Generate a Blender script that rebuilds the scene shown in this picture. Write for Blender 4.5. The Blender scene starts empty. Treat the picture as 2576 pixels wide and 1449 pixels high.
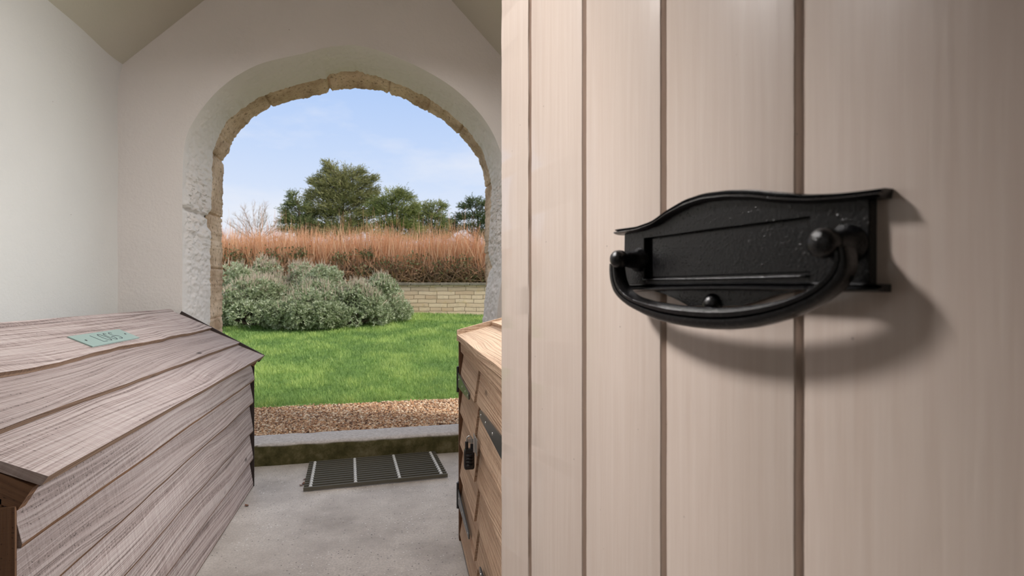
import bpy, math, random
import numpy as np
from mathutils import Vector, noise as mn

random.seed(7)
RNG = np.random.default_rng(7)
C = bpy.context.scene.collection
sc = bpy.context.scene

# ------------------------------------------------------------------ camera
F, CX, HY = 1365.0, 1288.0, 735.0
TH = math.atan2(338.0, 1365.0)          # camera looks this far to the right of the porch axis (+Y)
CT, ST = math.cos(TH), math.sin(TH)
H = 1.05
cam_d = bpy.data.cameras.new('camera')
cam = bpy.data.objects.new('camera', cam_d)
C.objects.link(cam)
cam_d.sensor_width = 36.0
cam_d.lens = 36.0 * F / 2576.0
cam_d.shift_y = 10.5 / 2576.0
cam_d.clip_start = 0.02
cam_d.clip_end = 500
cam.location = (0, 0, H)
cam.rotation_euler = (math.pi / 2, 0, -TH)
cam_d.dof.use_dof = True
cam_d.dof.focus_distance = 1.25
cam_d.dof.aperture_fstop = 8.0
sc.camera = cam

# ------------------------------------------------------------------ colour management
sc.view_settings.view_transform = 'Standard'
sc.view_settings.look = 'None'
sc.view_settings.gamma = 1.0
sc.view_settings.use_curve_mapping = False
sc.view_settings.exposure = 0.0


def s2l(c):
    return tuple((x / 255 / 12.92) if x / 255 <= 0.04045 else ((x / 255 + 0.055) / 1.055) ** 2.4 for x in c)


# ------------------------------------------------------------------ sky
W = bpy.data.worlds.new('sky')
sc.world = W
W.use_nodes = True
wt = W.node_tree
wt.nodes.clear()


def wn(t, **k):
    n = wt.nodes.new(t)
    for a, b in k.items():
        setattr(n, a, b)
    return n


wo = wn('ShaderNodeOutputWorld')
wb = wn('ShaderNodeBackground')
wb.inputs['Strength'].default_value = 1.0
tc = wn('ShaderNodeTexCoord')
sep = wn('ShaderNodeSeparateXYZ')
wt.links.new(tc.outputs['Generated'], sep.inputs[0])
rp = wn('ShaderNodeValToRGB')
e = rp.color_ramp.elements
e[0].position = 0.0
e[0].color = (*s2l((236, 240, 248)), 1)
e[1].position = 0.13
e[1].color = (*s2l((222, 233, 251)), 1)
for p_, c_ in ((0.24, (200, 219, 250)), (0.36, (176, 204, 248)), (0.6, (205, 222, 248)), (1.0, (235, 238, 245))):
    x = e.new(p_)
    x.color = (*s2l(c_), 1)
wt.links.new(sep.outputs['Z'], rp.inputs[0])
mp = wn('ShaderNodeMapping')
mp.inputs['Scale'].default_value = (2.2, 2.2, 6.0)
mp.inputs['Location'].default_value = (0.35, 0.2, 0.0)
wt.links.new(tc.outputs['Generated'], mp.inputs[0])
nz = wn('ShaderNodeTexNoise')
nz.inputs['Scale'].default_value = 1.6
nz.inputs['Detail'].default_value = 6
nz.inputs['Roughness'].default_value = 0.55
wt.links.new(mp.outputs[0], nz.inputs[0])
cr = wn('ShaderNodeValToRGB')
cr.color_ramp.elements[0].position = 0.46
cr.color_ramp.elements[1].position = 0.72
wt.links.new(nz.outputs[0], cr.inputs[0])
cm = wn('ShaderNodeMath', operation='MULTIPLY')
cm.inputs[1].default_value = 0.75
wt.links.new(cr.outputs[0], cm.inputs[0])
mx = wn('ShaderNodeMix', data_type='RGBA')
mx.inputs['B'].default_value = (*s2l((240, 242, 248)), 1)
wt.links.new(cm.outputs[0], mx.inputs['Factor'])
wt.links.new(rp.outputs[0], mx.inputs['A'])
wt.links.new(mx.outputs['Result'], wb.inputs[0])
wt.links.new(wb.outputs[0], wo.inputs[0])


# ------------------------------------------------------------------ lights
def light(name, kind, loc, energy, color, **k):
    d = bpy.data.lights.new(name, kind)
    d.energy = energy
    d.color = color
    for a, b in k.items():
        setattr(d, a, b)
    o = bpy.data.objects.new(name, d)
    C.objects.link(o)
    o.location = loc
    return o


def aim(o, to):
    o.rotation_euler = (Vector(to) - o.location).to_track_quat('-Z', 'Y').to_euler()


sun = light('sun', 'SUN', (6, -4, 9), 3.4, (1.0, 0.95, 0.88), angle=math.radians(12))
aim(sun, (6 - 5.0, -4 + 2.6, 9 - 5.2))
side_fill = light('porch_side_fill_light', 'AREA', (0.96, 1.80, 1.40), 24.0, (0.93, 0.975, 1.0), shape='RECTANGLE', size=1.1, size_y=0.7, spread=math.radians(112))  # added fill for the left wall and log box; no window is built here
aim(side_fill, (-1.3, 1.8, 0.4))
top_fill = light('porch_top_fill_light', 'AREA', (0.02, 2.15, 2.70), 16.0, (1.0, 0.975, 0.955), shape='DISK', size=0.42, spread=math.radians(150))  # added overhead fill without a fixture, brightens floor and box boards
door_fill = light('door_fill_light', 'AREA', (-1.04, 1.08, 2.43), 17.0, (1.0, 0.96, 0.95), shape='RECTANGLE', size=0.5, size_y=0.26, spread=math.radians(84))  # added fill aimed at the open door's face; no lamp body stands here
aim(door_fill, (0.34, 0.25, 1.05))
hall_fill = light('hall_fill_light', 'AREA', (-1.45, -0.5, 1.55), 1.2, (1.0, 0.95, 0.9), shape='RECTANGLE', size=0.9, size_y=1.1)  # weak fill added on the hall side, with no window modelled for it
aim(hall_fill, (0.3, 0.6, 1.1))


# ------------------------------------------------------------------ projection helpers (photo pixel -> place)
def wray(px, py):
    X, Y, Z = (px - CX) / F, -(py - HY) / F, 1.0
    return Vector((CT * X + ST * Z, -ST * X + CT * Z, Y))


ORG = Vector((0, 0, H))


def at_d(px, py, d):
    r = wray(px, py)
    return ORG + r * (d / r.y)


def at_c(px, py, c):
    r = wray(px, py)
    return ORG + r * (c / r.x)


def at_z(px, py, z):
    r = wray(px, py)
    return ORG + r * ((z - H) / r.z)


def at_Z(px, py, Z):
    return ORG + wray(px, py) * Z


def on_plane(px, py, p0, n):
    r = wray(px, py)
    return ORG + r * ((p0 - ORG).dot(n) / r.dot(n))


# ------------------------------------------------------------------ mesh collector
class MB:
    def __init__(self):
        self.v, self.f, self.uv, self.mi = [], [], [], {}

    def vert(self, p, col=None):
        self.v.append(tuple(p))
        return len(self.v) - 1

    def face(self, idx, uvs=None):
        self.f.append(tuple(idx))
        self.uv.append(uvs)

    def quad(self, a, b, c, d, uvs=None):
        i = [self.vert(p) for p in (a, b, c, d)]
        self.face(i, uvs)

    def grid(self, fn, us, vs, closed_u=False, flip=False):
        nu, nv = len(us), len(vs)
        base = len(self.v)
        for a in us:
            for b in vs:
                self.v.append(tuple(fn(a, b)))
        for i in range(nu if closed_u else nu - 1):
            for j in range(nv - 1):
                i2 = (i + 1) % nu
                q = (base + i * nv + j, base + i2 * nv + j, base + i2 * nv + j + 1, base + i * nv + j + 1)
                self.face(q[::-1] if flip else q, None)
        return base

    def box(self, lo, hi, fn=None):
        fn = fn or (lambda *p: p)
        x0, y0, z0 = lo
        x1, y1, z1 = hi
        P = [fn(*p) for p in ((x0, y0, z0), (x1, y0, z0), (x1, y1, z0), (x0, y1, z0), (x0, y0, z1), (x1, y0, z1), (x1, y1, z1), (x0, y1, z1))]
        b = len(self.v)
        self.v += [tuple(p) for p in P]
        for q in ((0, 3, 2, 1), (4, 5, 6, 7), (0, 1, 5, 4), (1, 2, 6, 5), (2, 3, 7, 6), (3, 0, 4, 7)):
            self.face([b + i for i in q])

    def tube(self, pts, rad, n=8, caps=True):
        pts = [Vector(p) for p in pts]
        rad = rad if isinstance(rad, (list, tuple)) else [rad] * len(pts)
        b = len(self.v)
        up = None
        for i, p in enumerate(pts):
            t = (pts[min(i + 1, len(pts) - 1)] - pts[max(i - 1, 0)]).normalized()
            if up is None:
                up = t.orthogonal().normalized()
            up = (up - t * up.dot(t)).normalized()
            s = t.cross(up)
            for k in range(n):
                a = 2 * math.pi * k / n
                self.v.append(tuple(p + (up * math.cos(a) + s * math.sin(a)) * rad[i]))
        for i in range(len(pts) - 1):
            for k in range(n):
                k2 = (k + 1) % n
                self.face((b + i * n + k, b + i * n + k2, b + (i + 1) * n + k2, b + (i + 1) * n + k))
        if caps:
            self.face([b + k for k in range(n)][::-1])
            self.face([b + (len(pts) - 1) * n + k for k in range(n)])

    def lathe(self, p, axis, prof, n=20):
        """prof: list of (distance along axis, radius)"""
        p, axis = Vector(p), Vector(axis).normalized()
        a = axis.orthogonal().normalized()
        bb = axis.cross(a)
        b = len(self.v)
        for h, r in prof:
            for k in range(n):
                t = 2 * math.pi * k / n
                self.v.append(tuple(p + axis * h + (a * math.cos(t) + bb * math.sin(t)) * max(r, 1e-5)))
        for i in range(len(prof) - 1):
            for k in range(n):
                k2 = (k + 1) % n
                self.face((b + i * n + k, b + i * n + k2, b + (i + 1) * n + k2, b + (i + 1) * n + k))
        self.face([b + k for k in range(n)][::-1])
        self.face([b + (len(prof) - 1) * n + k for k in range(n)])

    def prism(self, outline, fn, n0, n1):
        """outline list of (a,b); fn(a,b,n) -> world"""
        b = len(self.v)
        m = len(outline)
        for (x, y) in outline:
            self.v.append(tuple(fn(x, y, n0)))
        for (x, y) in outline:
            self.v.append(tuple(fn(x, y, n1)))
        self.face([b + i for i in range(m)][::-1])
        self.face([b + m + i for i in range(m)])
        for i in range(m):
            j = (i + 1) % m
            self.face((b + i, b + j, b + m + j, b + m + i))

    def board(self, sec, fn, t0, t1, n=24, wob=None, uo=None, edge=()):
        """cross-section sec [(a,b)..] swept along t; fn(a,b,t)->world; wob: {corner index: (da,db,amp,seed)}; UV u along, v around"""
        uo = uo if uo is not None else random.uniform(0, 50)
        vo = random.uniform(0, 50)
        b = len(self.v)
        m = len(sec)
        per = [0.0]
        for i in range(m):
            x, y = sec[i], sec[(i + 1) % m]
            per.append(per[-1] + math.hypot(x[0] - y[0], x[1] - y[1]))
        ts = [t0 + (t1 - t0) * i / n for i in range(n + 1)]
        for t in ts:
            for i, (a, bb) in enumerate(sec):
                if wob and i in wob:
                    da, db, amp, sd = wob[i]
                    w = amp * (mn.noise(Vector((t * 2.6, sd, 0))) + 0.4 * mn.noise(Vector((t * 9.0, sd, 5))))
                    a, bb = a + da * w, bb + db * w
                self.v.append(tuple(fn(a, bb, t)))
        for k in range(n):
            for i in range(m):
                j = (i + 1) % m
                if i in edge:
                    self.mi[len(self.f)] = 1
                self.face((b + k * m + i, b + k * m + j, b + (k + 1) * m + j, b + (k + 1) * m + i),
                          ((uo + ts[k], vo + per[i]), (uo + ts[k], vo + per[i + 1]), (uo + ts[k + 1], vo + per[i + 1]), (uo + ts[k + 1], vo + per[i])))
        for k, rev in ((0, True), (n, False)):
            idx = [b + k * m + i for i in range(m)]
            uv = [(uo + sec[i][0] * 0.3, vo + 3 + sec[i][1]) for i in range(m)]
            self.face(idx[::-1] if rev else idx, uv[::-1] if rev else uv)

    def build(self, name, mat, parent=None, smooth=False, label=None, kind=None, bevel=None, auto=None, mat2=None):
        me = bpy.data.meshes.new(name)
        me.from_pydata(self.v, [], self.f)
        if any(u is not None for u in self.uv):
            l = me.uv_layers.new(name='UVMap')
            k = 0
            for f, u in zip(self.f, self.uv):
                for i in range(len(f)):
                    l.data[k].uv = u[i] if u is not None else (0, 0)
                    k += 1
        import bmesh
        bm = bmesh.new()
        bm.from_mesh(me)
        bmesh.ops.recalc_face_normals(bm, faces=bm.faces)
        bm.to_mesh(me)
        bm.free()
        me.materials.append(mat)
        if mat2 is not None:
            me.materials.append(mat2)
            for k, v in self.mi.items():
                me.polygons[k].material_index = v
        if smooth:
            for p in me.polygons:
                p.use_smooth = True
            if auto:
                me.set_sharp_from_angle(angle=math.radians(auto))
        o = bpy.data.objects.new(name, me)
        C.objects.link(o)
        if parent is not None:
            o.parent = parent
            o.matrix_parent_inverse = parent_inv(parent)
        if label:
            o['label'] = label
        if kind:
            o['kind'] = kind
        if bevel:
            m = o.modifiers.new('edge', 'BEVEL')
            m.width = bevel
            m.segments = 2
            m.limit_method = 'ANGLE'
            m.angle_limit = math.radians(40)
        return o


def parent_inv(p):
    """every holder is an unrotated top-level Empty; meshes are built in place, so only an Empty's own offset is undone"""
    from mathutils import Matrix
    return Matrix.Translation(-p.location) if p.type == 'EMPTY' else Matrix.Identity(4)


def thing(name, loc, label, cat, group=None, kind=None):
    o = bpy.data.objects.new(name, None)
    C.objects.link(o)
    o.location = loc
    o.empty_display_size = 0.1
    return tag(o, label, cat, group, kind)


def tag(o, label, cat=None, group=None, kind=None):
    o['label'] = label
    if cat:
        o['category'] = cat
    if group:
        o['group'] = group
    if kind:
        o['kind'] = kind
    return o


def fast_mesh(name, V, faces_n, mat, cols=None, parent=None, smooth=False, kind=None):
    """V: (N*k,3) array, consecutive k vertices form one face (faces_n = k)"""
    k = faces_n
    V = np.asarray(V, dtype=np.float32).reshape(-1, 3)
    nv = len(V)
    nf = nv // k
    me = bpy.data.meshes.new(name)
    me.vertices.add(nv)
    me.vertices.foreach_set('co', V.ravel())
    me.loops.add(nv)
    me.loops.foreach_set('vertex_index', np.arange(nv, dtype=np.int32))
    me.polygons.add(nf)
    me.polygons.foreach_set('loop_start', np.arange(0, nv, k, dtype=np.int32))
    if cols is not None:
        a = me.color_attributes.new('tint', 'FLOAT_COLOR', 'POINT')
        cc = np.repeat(np.concatenate([cols, np.ones((nf, 1))], 1), k, axis=0).astype(np.float32)
        a.data.foreach_set('color', cc.ravel())
    me.update()
    me.validate()
    me.materials.append(mat)
    o = bpy.data.objects.new(name, me)
    C.objects.link(o)
    if parent is not None:
        o.parent = parent
        o.matrix_parent_inverse = parent_inv(parent)
        o['kind'] = 'stuff'
    return o


# ------------------------------------------------------------------ materials
class NT:
    def __init__(self, name):
        self.m = bpy.data.materials.new(name)
        self.m.use_nodes = True
        self.t = self.m.node_tree
        self.b = self.t.nodes['Principled BSDF']

    def n(self, t, **k):
        x = self.t.nodes.new(t)
        for a, v in k.items():
            setattr(x, a, v)
        return x

    def l(self, a, b):
        self.t.links.new(a, b)

    def set(self, **k):
        for a, v in k.items():
            self.b.inputs[a.replace('_', ' ')].default_value = v

    def coord(self, kind='Object', scale=(1, 1, 1), loc=(0, 0, 0)):
        c = self.n('ShaderNodeTexCoord')
        m = self.n('ShaderNodeMapping')
        m.inputs['Scale'].default_value = scale
        m.inputs['Location'].default_value = loc
        self.l(c.outputs[kind], m.inputs[0])
        return m.outputs[0]

    def noise(self, co, scale, detail=4, rough=0.5, dist=0.0):
        x = self.n('ShaderNodeTexNoise')
        x.inputs['Scale'].default_value = scale
        x.inputs['Detail'].default_value = detail
        x.inputs['Roughness'].default_value = rough
        x.inputs['Distortion'].default_value = dist
        self.l(co, x.inputs['Vector'])
        return x.outputs[0]

    def voro(self, co, scale, feature='F1', out='Distance'):
        x = self.n('ShaderNodeTexVoronoi', feature=feature)
        x.inputs['Scale'].default_value = scale
        self.l(co, x.inputs['Vector'])
        return x.outputs[out]

    def ramp(self, v, stops):
        x = self.n('ShaderNodeValToRGB')
        el = x.color_ramp.elements
        for i, (p, c) in enumerate(stops):
            if i < 2:
                q = el[i]
                q.position = p
            else:
                q = el.new(p)
            q.color = c if len(c) == 4 else (*c, 1)
        self.l(v, x.inputs[0])
        return x.outputs[0]

    def mix(self, f, a, b, blend='MIX'):
        x = self.n('ShaderNodeMix', data_type='RGBA', blend_type=blend)
        for s, v in (('Factor', f), ('A', a), ('B', b)):
            if isinstance(v, (int, float)):
                x.inputs[s].default_value = v
            elif isinstance(v, tuple):
                x.inputs[s].default_value = v if len(v) == 4 else (*v, 1)
            else:
                self.l(v, x.inputs[s])
        return x.outputs['Result']

    def math(self, op, a, b=None):
        x = self.n('ShaderNodeMath', operation=op)
        for i, v in enumerate((a, b)):
            if v is None:
                continue
            if isinstance(v, (int, float)):
                x.inputs[i].default_value = v
            else:
                self.l(v, x.inputs[i])
        return x.outputs[0]

    def color(self, v):
        if isinstance(v, tuple):
            self.b.inputs['Base Color'].default_value = v if len(v) == 4 else (*v, 1)
        else:
            self.l(v, self.b.inputs['Base Color'])
        return self

    def bump(self, h, strength=0.3, dist=0.01, prev=None):
        x = self.n('ShaderNodeBump')
        x.inputs['Strength'].default_value = strength
        x.inputs['Distance'].default_value = dist
        self.l(h, x.inputs['Height'])
        if prev is not None:
            self.l(prev, x.inputs['Normal'])
        self.l(x.outputs[0], self.b.inputs['Normal'])
        return x.outputs[0]


def g(v):
    return (v, v, v, 1)


def mat_plain(name, col, rough=0.5, metal=0.0, spec=0.5):
    m = NT(name)
    m.color(col)
    m.set(Roughness=rough, Metallic=metal)
    m.b.inputs['Specular IOR Level'].default_value = spec
    return m.m


def mat_plaster(name, base, rough_amt=1.0):
    m = NT(name)
    co = m.coord()
    big = m.noise(co, 1.3, 3)
    col = m.mix(m.ramp(big, [(0.35, g(0)), (0.7, g(1))]), base, tuple(x * 0.93 for x in base))
    # little nicks and spots
    sp = m.voro(co, 7.0)
    spots = m.ramp(sp, [(0.012, g(1)), (0.02, g(0))])
    col = m.mix(m.math('MULTIPLY', spots, 0.7), col, (0.18, 0.12, 0.09))
    m.color(col)
    n1 = m.noise(co, 14.0, 5, 0.6)
    n2 = m.noise(co, 60.0, 3, 0.6)
    scr = m.noise(co, 26.0, 6, 0.72, 1.6)
    h = m.math('ADD', m.math('MULTIPLY', n1, 0.6), m.math('ADD', m.math('MULTIPLY', n2, 0.25), m.math('MULTIPLY', scr, 0.35)))
    m.bump(h, 0.35 * rough_amt, 0.012)
    m.set(Roughness=0.7)
    m.b.inputs['Specular IOR Level'].default_value = 0.25
    return m.m


def mat_wood(name, c_lo, c_mid, c_hi, saw=1.0, seed=0.0, rw=0.22):
    """rough-sawn weathered board: UV u runs along the grain in metres, v across it"""
    m = NT(name)
    uv = m.n('ShaderNodeTexCoord').outputs['UV']
    mp1 = m.n('ShaderNodeMapping')
    mp1.inputs['Scale'].default_value = (0.8, 4.0, 1)
    mp1.inputs['Location'].default_value = (seed, seed * 0.7, 0)
    m.l(uv, mp1.inputs[0])
    field = m.noise(mp1.outputs[0], 1.0, 2, 0.4, 0.25)
    # growth rings: uneven lines along the board, bent into arches where the field swells
    suv = m.n('ShaderNodeSeparateXYZ')
    m.l(uv, suv.inputs[0])
    warp = m.math('ADD', suv.outputs[1], m.math('MULTIPLY', field, 0.13))
    cxyz = m.n('ShaderNodeCombineXYZ')
    m.l(m.math('MULTIPLY', warp, 105.0), cxyz.inputs[0])
    m.l(m.math('MULTIPLY', suv.outputs[0], 1.1), cxyz.inputs[1])
    ring = m.ramp(m.noise(cxyz.outputs[0], 1.0, 2, 0.55), [(0.36, g(0)), (0.60, g(1))])
    mp2 = m.n('ShaderNodeMapping')
    mp2.inputs['Scale'].default_value = (3.0, 130.0, 1)
    m.l(uv, mp2.inputs[0])
    fib = m.noise(mp2.outputs[0], 1.0, 5, 0.65)
    mp3 = m.n('ShaderNodeMapping')
    mp3.inputs['Scale'].default_value = (190.0, 6.0, 1)
    mp3.inputs['Rotation'].default_value = (0, 0, 0.0)
    m.l(uv, mp3.inputs[0])
    kerf = m.noise(mp3.outputs[0], 1.0, 3, 0.6)
    mp4 = m.n('ShaderNodeMapping')
    mp4.inputs['Scale'].default_value = (1.6, 6.0, 1)
    m.l(uv, mp4.inputs[0])
    blot = m.noise(mp4.outputs[0], 1.5, 4, 0.6)
    t = m.math('ADD', m.math('MULTIPLY', ring, rw), m.math('ADD', m.math('MULTIPLY', fib, 0.42), m.math('MULTIPLY', m.math('MULTIPLY', kerf, m.math('ADD', blot, 0.35)), 0.50 * saw)))
    col = m.ramp(t, [(0.33, (*c_lo, 1)), (0.50, (*c_mid, 1)), (0.74, (*c_hi, 1))])
    col = m.mix(m.ramp(blot, [(0.35, g(0)), (0.75, g(0.55))]), col, tuple(x * 0.72 for x in c_mid))
    tone = m.n('ShaderNodeMapping')
    tone.inputs['Scale'].default_value = (0.12, 0.3, 1)
    m.l(uv, tone.inputs[0])
    tn_ = m.noise(tone.outputs[0], 1.0, 1, 0.4)
    col = m.mix(m.ramp(tn_, [(0.36, g(0.0)), (0.60, g(0.6))]), col, tuple(x * 0.60 for x in c_mid))
    # knots and nail heads
    mp5 = m.n('ShaderNodeMapping')
    mp5.inputs['Scale'].default_value = (2.0, 6.0, 1)
    m.l(uv, mp5.inputs[0])
    kn = m.voro(mp5.outputs[0], 1.0)
    col = m.mix(m.ramp(kn, [(0.03, g(0.8)), (0.07, g(0))]), col, tuple(x * 0.35 for x in c_lo))
    pit = m.noise(uv, 160.0, 2, 0.5)
    col = m.mix(m.ramp(m.math('ADD', pit, m.math('MULTIPLY', m.math('SUBTRACT', 0.5, ring), 0.16)), [(0.66, g(0)), (0.74, g(0.75))]), col, tuple(x * 0.35 for x in c_lo))
    m.color(col)
    h = m.math('ADD', m.math('MULTIPLY', ring, 0.6), m.math('ADD', m.math('MULTIPLY', fib, 0.8), m.math('MULTIPLY', kerf, 0.6 * saw)))
    m.bump(h, 0.7, 0.0045)
    m.set(Roughness=0.7)
    m.b.inputs['Specular IOR Level'].default_value = 0.35
    return m.m


def mat_tint(name, rough=0.6, trans=0.0, spec=0.3):
    """foliage and pebbles: each blade, leaf or stone carries its own colour"""
    m = NT(name)
    a = m.n('ShaderNodeAttribute', attribute_name='tint')
    m.l(a.outputs['Color'], m.b.inputs['Base Color'])
    m.set(Roughness=rough)
    m.b.inputs['Specular IOR Level'].default_value = spec
    if trans:
        tr = m.n('ShaderNodeBsdfTranslucent')
        m.l(a.outputs['Color'], tr.inputs[0])
        ms = m.n('ShaderNodeMixShader')
        ms.inputs[0].default_value = trans
        m.l(m.b.outputs[0], ms.inputs[1])
        m.l(tr.outputs[0], ms.inputs[2])
        m.l(ms.outputs[0], m.t.nodes['Material Output'].inputs[0])
    return m.m


M = {}
M['plaster'] = mat_plaster('limewashed plaster', s2l((208, 205, 200)))
M['plaster_rough'] = mat_plaster('lumpy limewash', s2l((218, 211, 206)), 1.3)
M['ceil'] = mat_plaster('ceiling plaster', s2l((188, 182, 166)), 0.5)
M['hall'] = mat_plain('hall paint', s2l((190, 182, 172)), 0.8)
M['wood_grey'] = mat_wood('silvered larch', s2l((92, 75, 69)), s2l((172, 154, 149)), s2l((216, 203, 198)), 1.0, 3.1, 0.20)
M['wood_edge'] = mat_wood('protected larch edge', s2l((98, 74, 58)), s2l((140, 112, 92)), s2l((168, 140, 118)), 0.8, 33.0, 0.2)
M['end_strip'] = mat_plain('dark stained strip', s2l((46, 34, 30)), 0.7)
M['wood_tan'] = mat_wood('fresh larch', s2l((160, 120, 92)), s2l((214, 182, 154)), s2l((236, 214, 192)), 0.9, 11.7, 0.08)
M['wood_dark'] = mat_wood('dark brown larch frame', s2l((92, 62, 44)), s2l((128, 92, 66)), s2l((150, 112, 84)), 0.6, 21.0)  # dark brown timber for frames and ends, also the lower board edges
M['black_metal'] = mat_plain('black japanned steel', (0.012, 0.012, 0.013), 0.38)
M['steel'] = mat_plain('zinc steel', (0.55, 0.54, 0.52), 0.35, 0.9)
M['strap'] = mat_plain('dark grey strap steel', (0.075, 0.08, 0.08), 0.33, 0.6)
M['plastic'] = mat_plain('black lock plastic', (0.012, 0.012, 0.014), 0.3)
M['plate'] = mat_plain('satin slate plaque', s2l((140, 160, 154)), 0.4)
M['ink'] = mat_plain('engraved black', (0.02, 0.025, 0.03), 0.6)

# painted door
m = NT('gloss putty paint')
co = m.coord(scale=(1, 1, 0.035))
br = m.noise(co, 170.0, 4, 0.6)
br2 = m.noise(m.coord(scale=(1, 1, 0.08)), 45.0, 3, 0.5)
lump = m.noise(m.coord(), 40.0, 2, 0.5)
pc = m.mix(m.ramp(br, [(0.3, g(0)), (0.7, g(1))]), s2l((202, 185, 172)), s2l((210, 195, 183)))
spk = m.ramp(m.voro(m.coord(), 26.0), [(0.018, g(0.6)), (0.03, g(0))])
pc = m.mix(spk, pc, (0.2, 0.15, 0.12))
m.color(pc)
hh = m.math('ADD', m.math('MULTIPLY', br, 0.5), m.math('ADD', m.math('MULTIPLY', br2, 0.7), m.math('MULTIPLY', lump, 0.25)))
m.bump(hh, 0.28, 0.0022)
m.set(Roughness=0.30)
m.b.inputs['Coat Weight'].default_value = 0.3
m.b.inputs['Coat Roughness'].default_value = 0.09
M['door'] = m.m

# black lumpy iron
m = NT('thick black iron paint')
co = m.coord()
n1 = m.noise(co, 420.0, 4, 0.65)
n2 = m.noise(co, 1100.0, 2, 0.5)
drops = m.ramp(m.voro(co, 300.0), [(0.0, g(1)), (0.32, g(0))])
m.color(m.mix(m.ramp(m.noise(co, 320.0, 4, 0.7), [(0.45, g(0)), (0.8, g(1))]), (0.004, 0.004, 0.0045), (0.014, 0.014, 0.0155)))
m.bump(m.math('ADD', m.math('MULTIPLY', n1, 0.5), m.math('ADD', m.math('MULTIPLY', n2, 0.3), m.math('MULTIPLY', drops, 0.4))), 0.6, 0.0010)
m.set(Roughness=0.23)
m.b.inputs['Specular IOR Level'].default_value = 0.5
M['iron'] = m.m

# concrete floor with exposed aggregate
m = NT('worn concrete')
co = m.coord()
big = m.noise(co, 2.6, 7, 0.68)
col = m.mix(m.ramp(big, [(0.36, g(0)), (0.68, g(1))]), s2l((212, 202, 193)), s2l((160, 149, 139)))
fine = m.noise(co, 120.0, 4, 0.7)
col = m.mix(m.ramp(fine, [(0.35, g(0.55)), (0.6, g(0))]), col, s2l((150, 142, 136)))
cell = m.n('ShaderNodeTexVoronoi')
cell.inputs['Scale'].default_value = 78.0
m.l(co, cell.inputs['Vector'])
sepc = m.n('ShaderNodeSeparateColor')
m.l(cell.outputs['Color'], sepc.inputs[0])
near = m.ramp(cell.outputs['Distance'], [(0.16, g(1)), (0.28, g(0))])
patch = m.ramp(m.noise(co, 3.1, 3, 0.6), [(0.42, g(0.25)), (0.62, g(1))])
wh = m.math('MULTIPLY', near, m.math('GREATER_THAN', sepc.outputs[0], 0.8))
bk = m.math('MULTIPLY', near, m.math('LESS_THAN', sepc.outputs[0], 0.14))
col = m.mix(m.math('MULTIPLY', wh, patch), col, s2l((232, 230, 226)))
col = m.mix(m.math('MULTIPLY', bk, 0.8), col, s2l((62, 54, 50)))
m.color(col)
m.bump(m.math('ADD', m.math('MULTIPLY', fine, 0.6), m.math('MULTIPLY', near, 0.3)), 0.35, 0.003)
m.set(Roughness=0.55)
M['concrete'] = m.m

# kerb: pale top, mossy riser (moss grows on the upright face)
m = NT('mossy kerb concrete')
co = m.coord()
geo = m.n('ShaderNodeNewGeometry')
sx = m.n('ShaderNodeSeparateXYZ')
m.l(geo.outputs['Normal'], sx.inputs[0])
top = m.ramp(sx.outputs['Z'], [(0.3, g(0)), (0.7, g(1))])
tn = m.noise(co, 60.0, 6, 0.75)
topc = m.mix(m.ramp(tn, [(0.3, g(0)), (0.7, g(1))]), s2l((158, 148, 142)), s2l((214, 206, 200)))
mo = m.noise(co, 9.0, 7, 0.72)
ris = m.ramp(mo, [(0.3, (*s2l((52, 50, 28)), 1)), (0.5, (*s2l((84, 78, 48)), 1)), (0.72, (*s2l((128, 118, 90)), 1))])
m.color(m.mix(top, ris, topc))
m.bump(m.noise(co, 90.0, 5, 0.7), 0.5, 0.004)
m.set(Roughness=0.85)
m.b.inputs['Specular IOR Level'].default_value = 0.15
M['kerb'] = m.m

# arch stone
m = NT('weathered arch stone')
co = m.coord()
a1 = m.noise(co, 5.0, 5, 0.6)
col = m.ramp(a1, [(0.32, (*s2l((164, 138, 112)), 1)), (0.55, (*s2l((208, 184, 158)), 1)), (0.75, (*s2l((228, 208, 188)), 1))])
a2 = m.noise(m.coord(scale=(1, 1, 0.6)), 62.0, 5, 0.65)
col = m.mix(m.ramp(a2, [(0.55, g(0)), (0.66, g(0.85))]), col, s2l((100, 80, 60)))
m.color(col)
m.bump(m.math('ADD', a1, m.math('MULTIPLY', m.noise(co, 60.0, 5, 0.7), 0.6)), 0.6, 0.008)
m.set(Roughness=0.9)
M['stone'] = m.m

# ------------------------------------------------------------------ the porch shell
WL, WR, YI, YO, YS = -1.318, 0.99, 3.23, 3.83, 0.80   # left wall, right wall, arch wall inner / outer face, house side
CC = -0.152
EAVE, RIDGE = 2.236, 3.371
SLOPE = (RIDGE - EAVE) / (CC - (-1.29))


def roof_z(c):
    return RIDGE - abs(c - CC) * SLOPE


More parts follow.
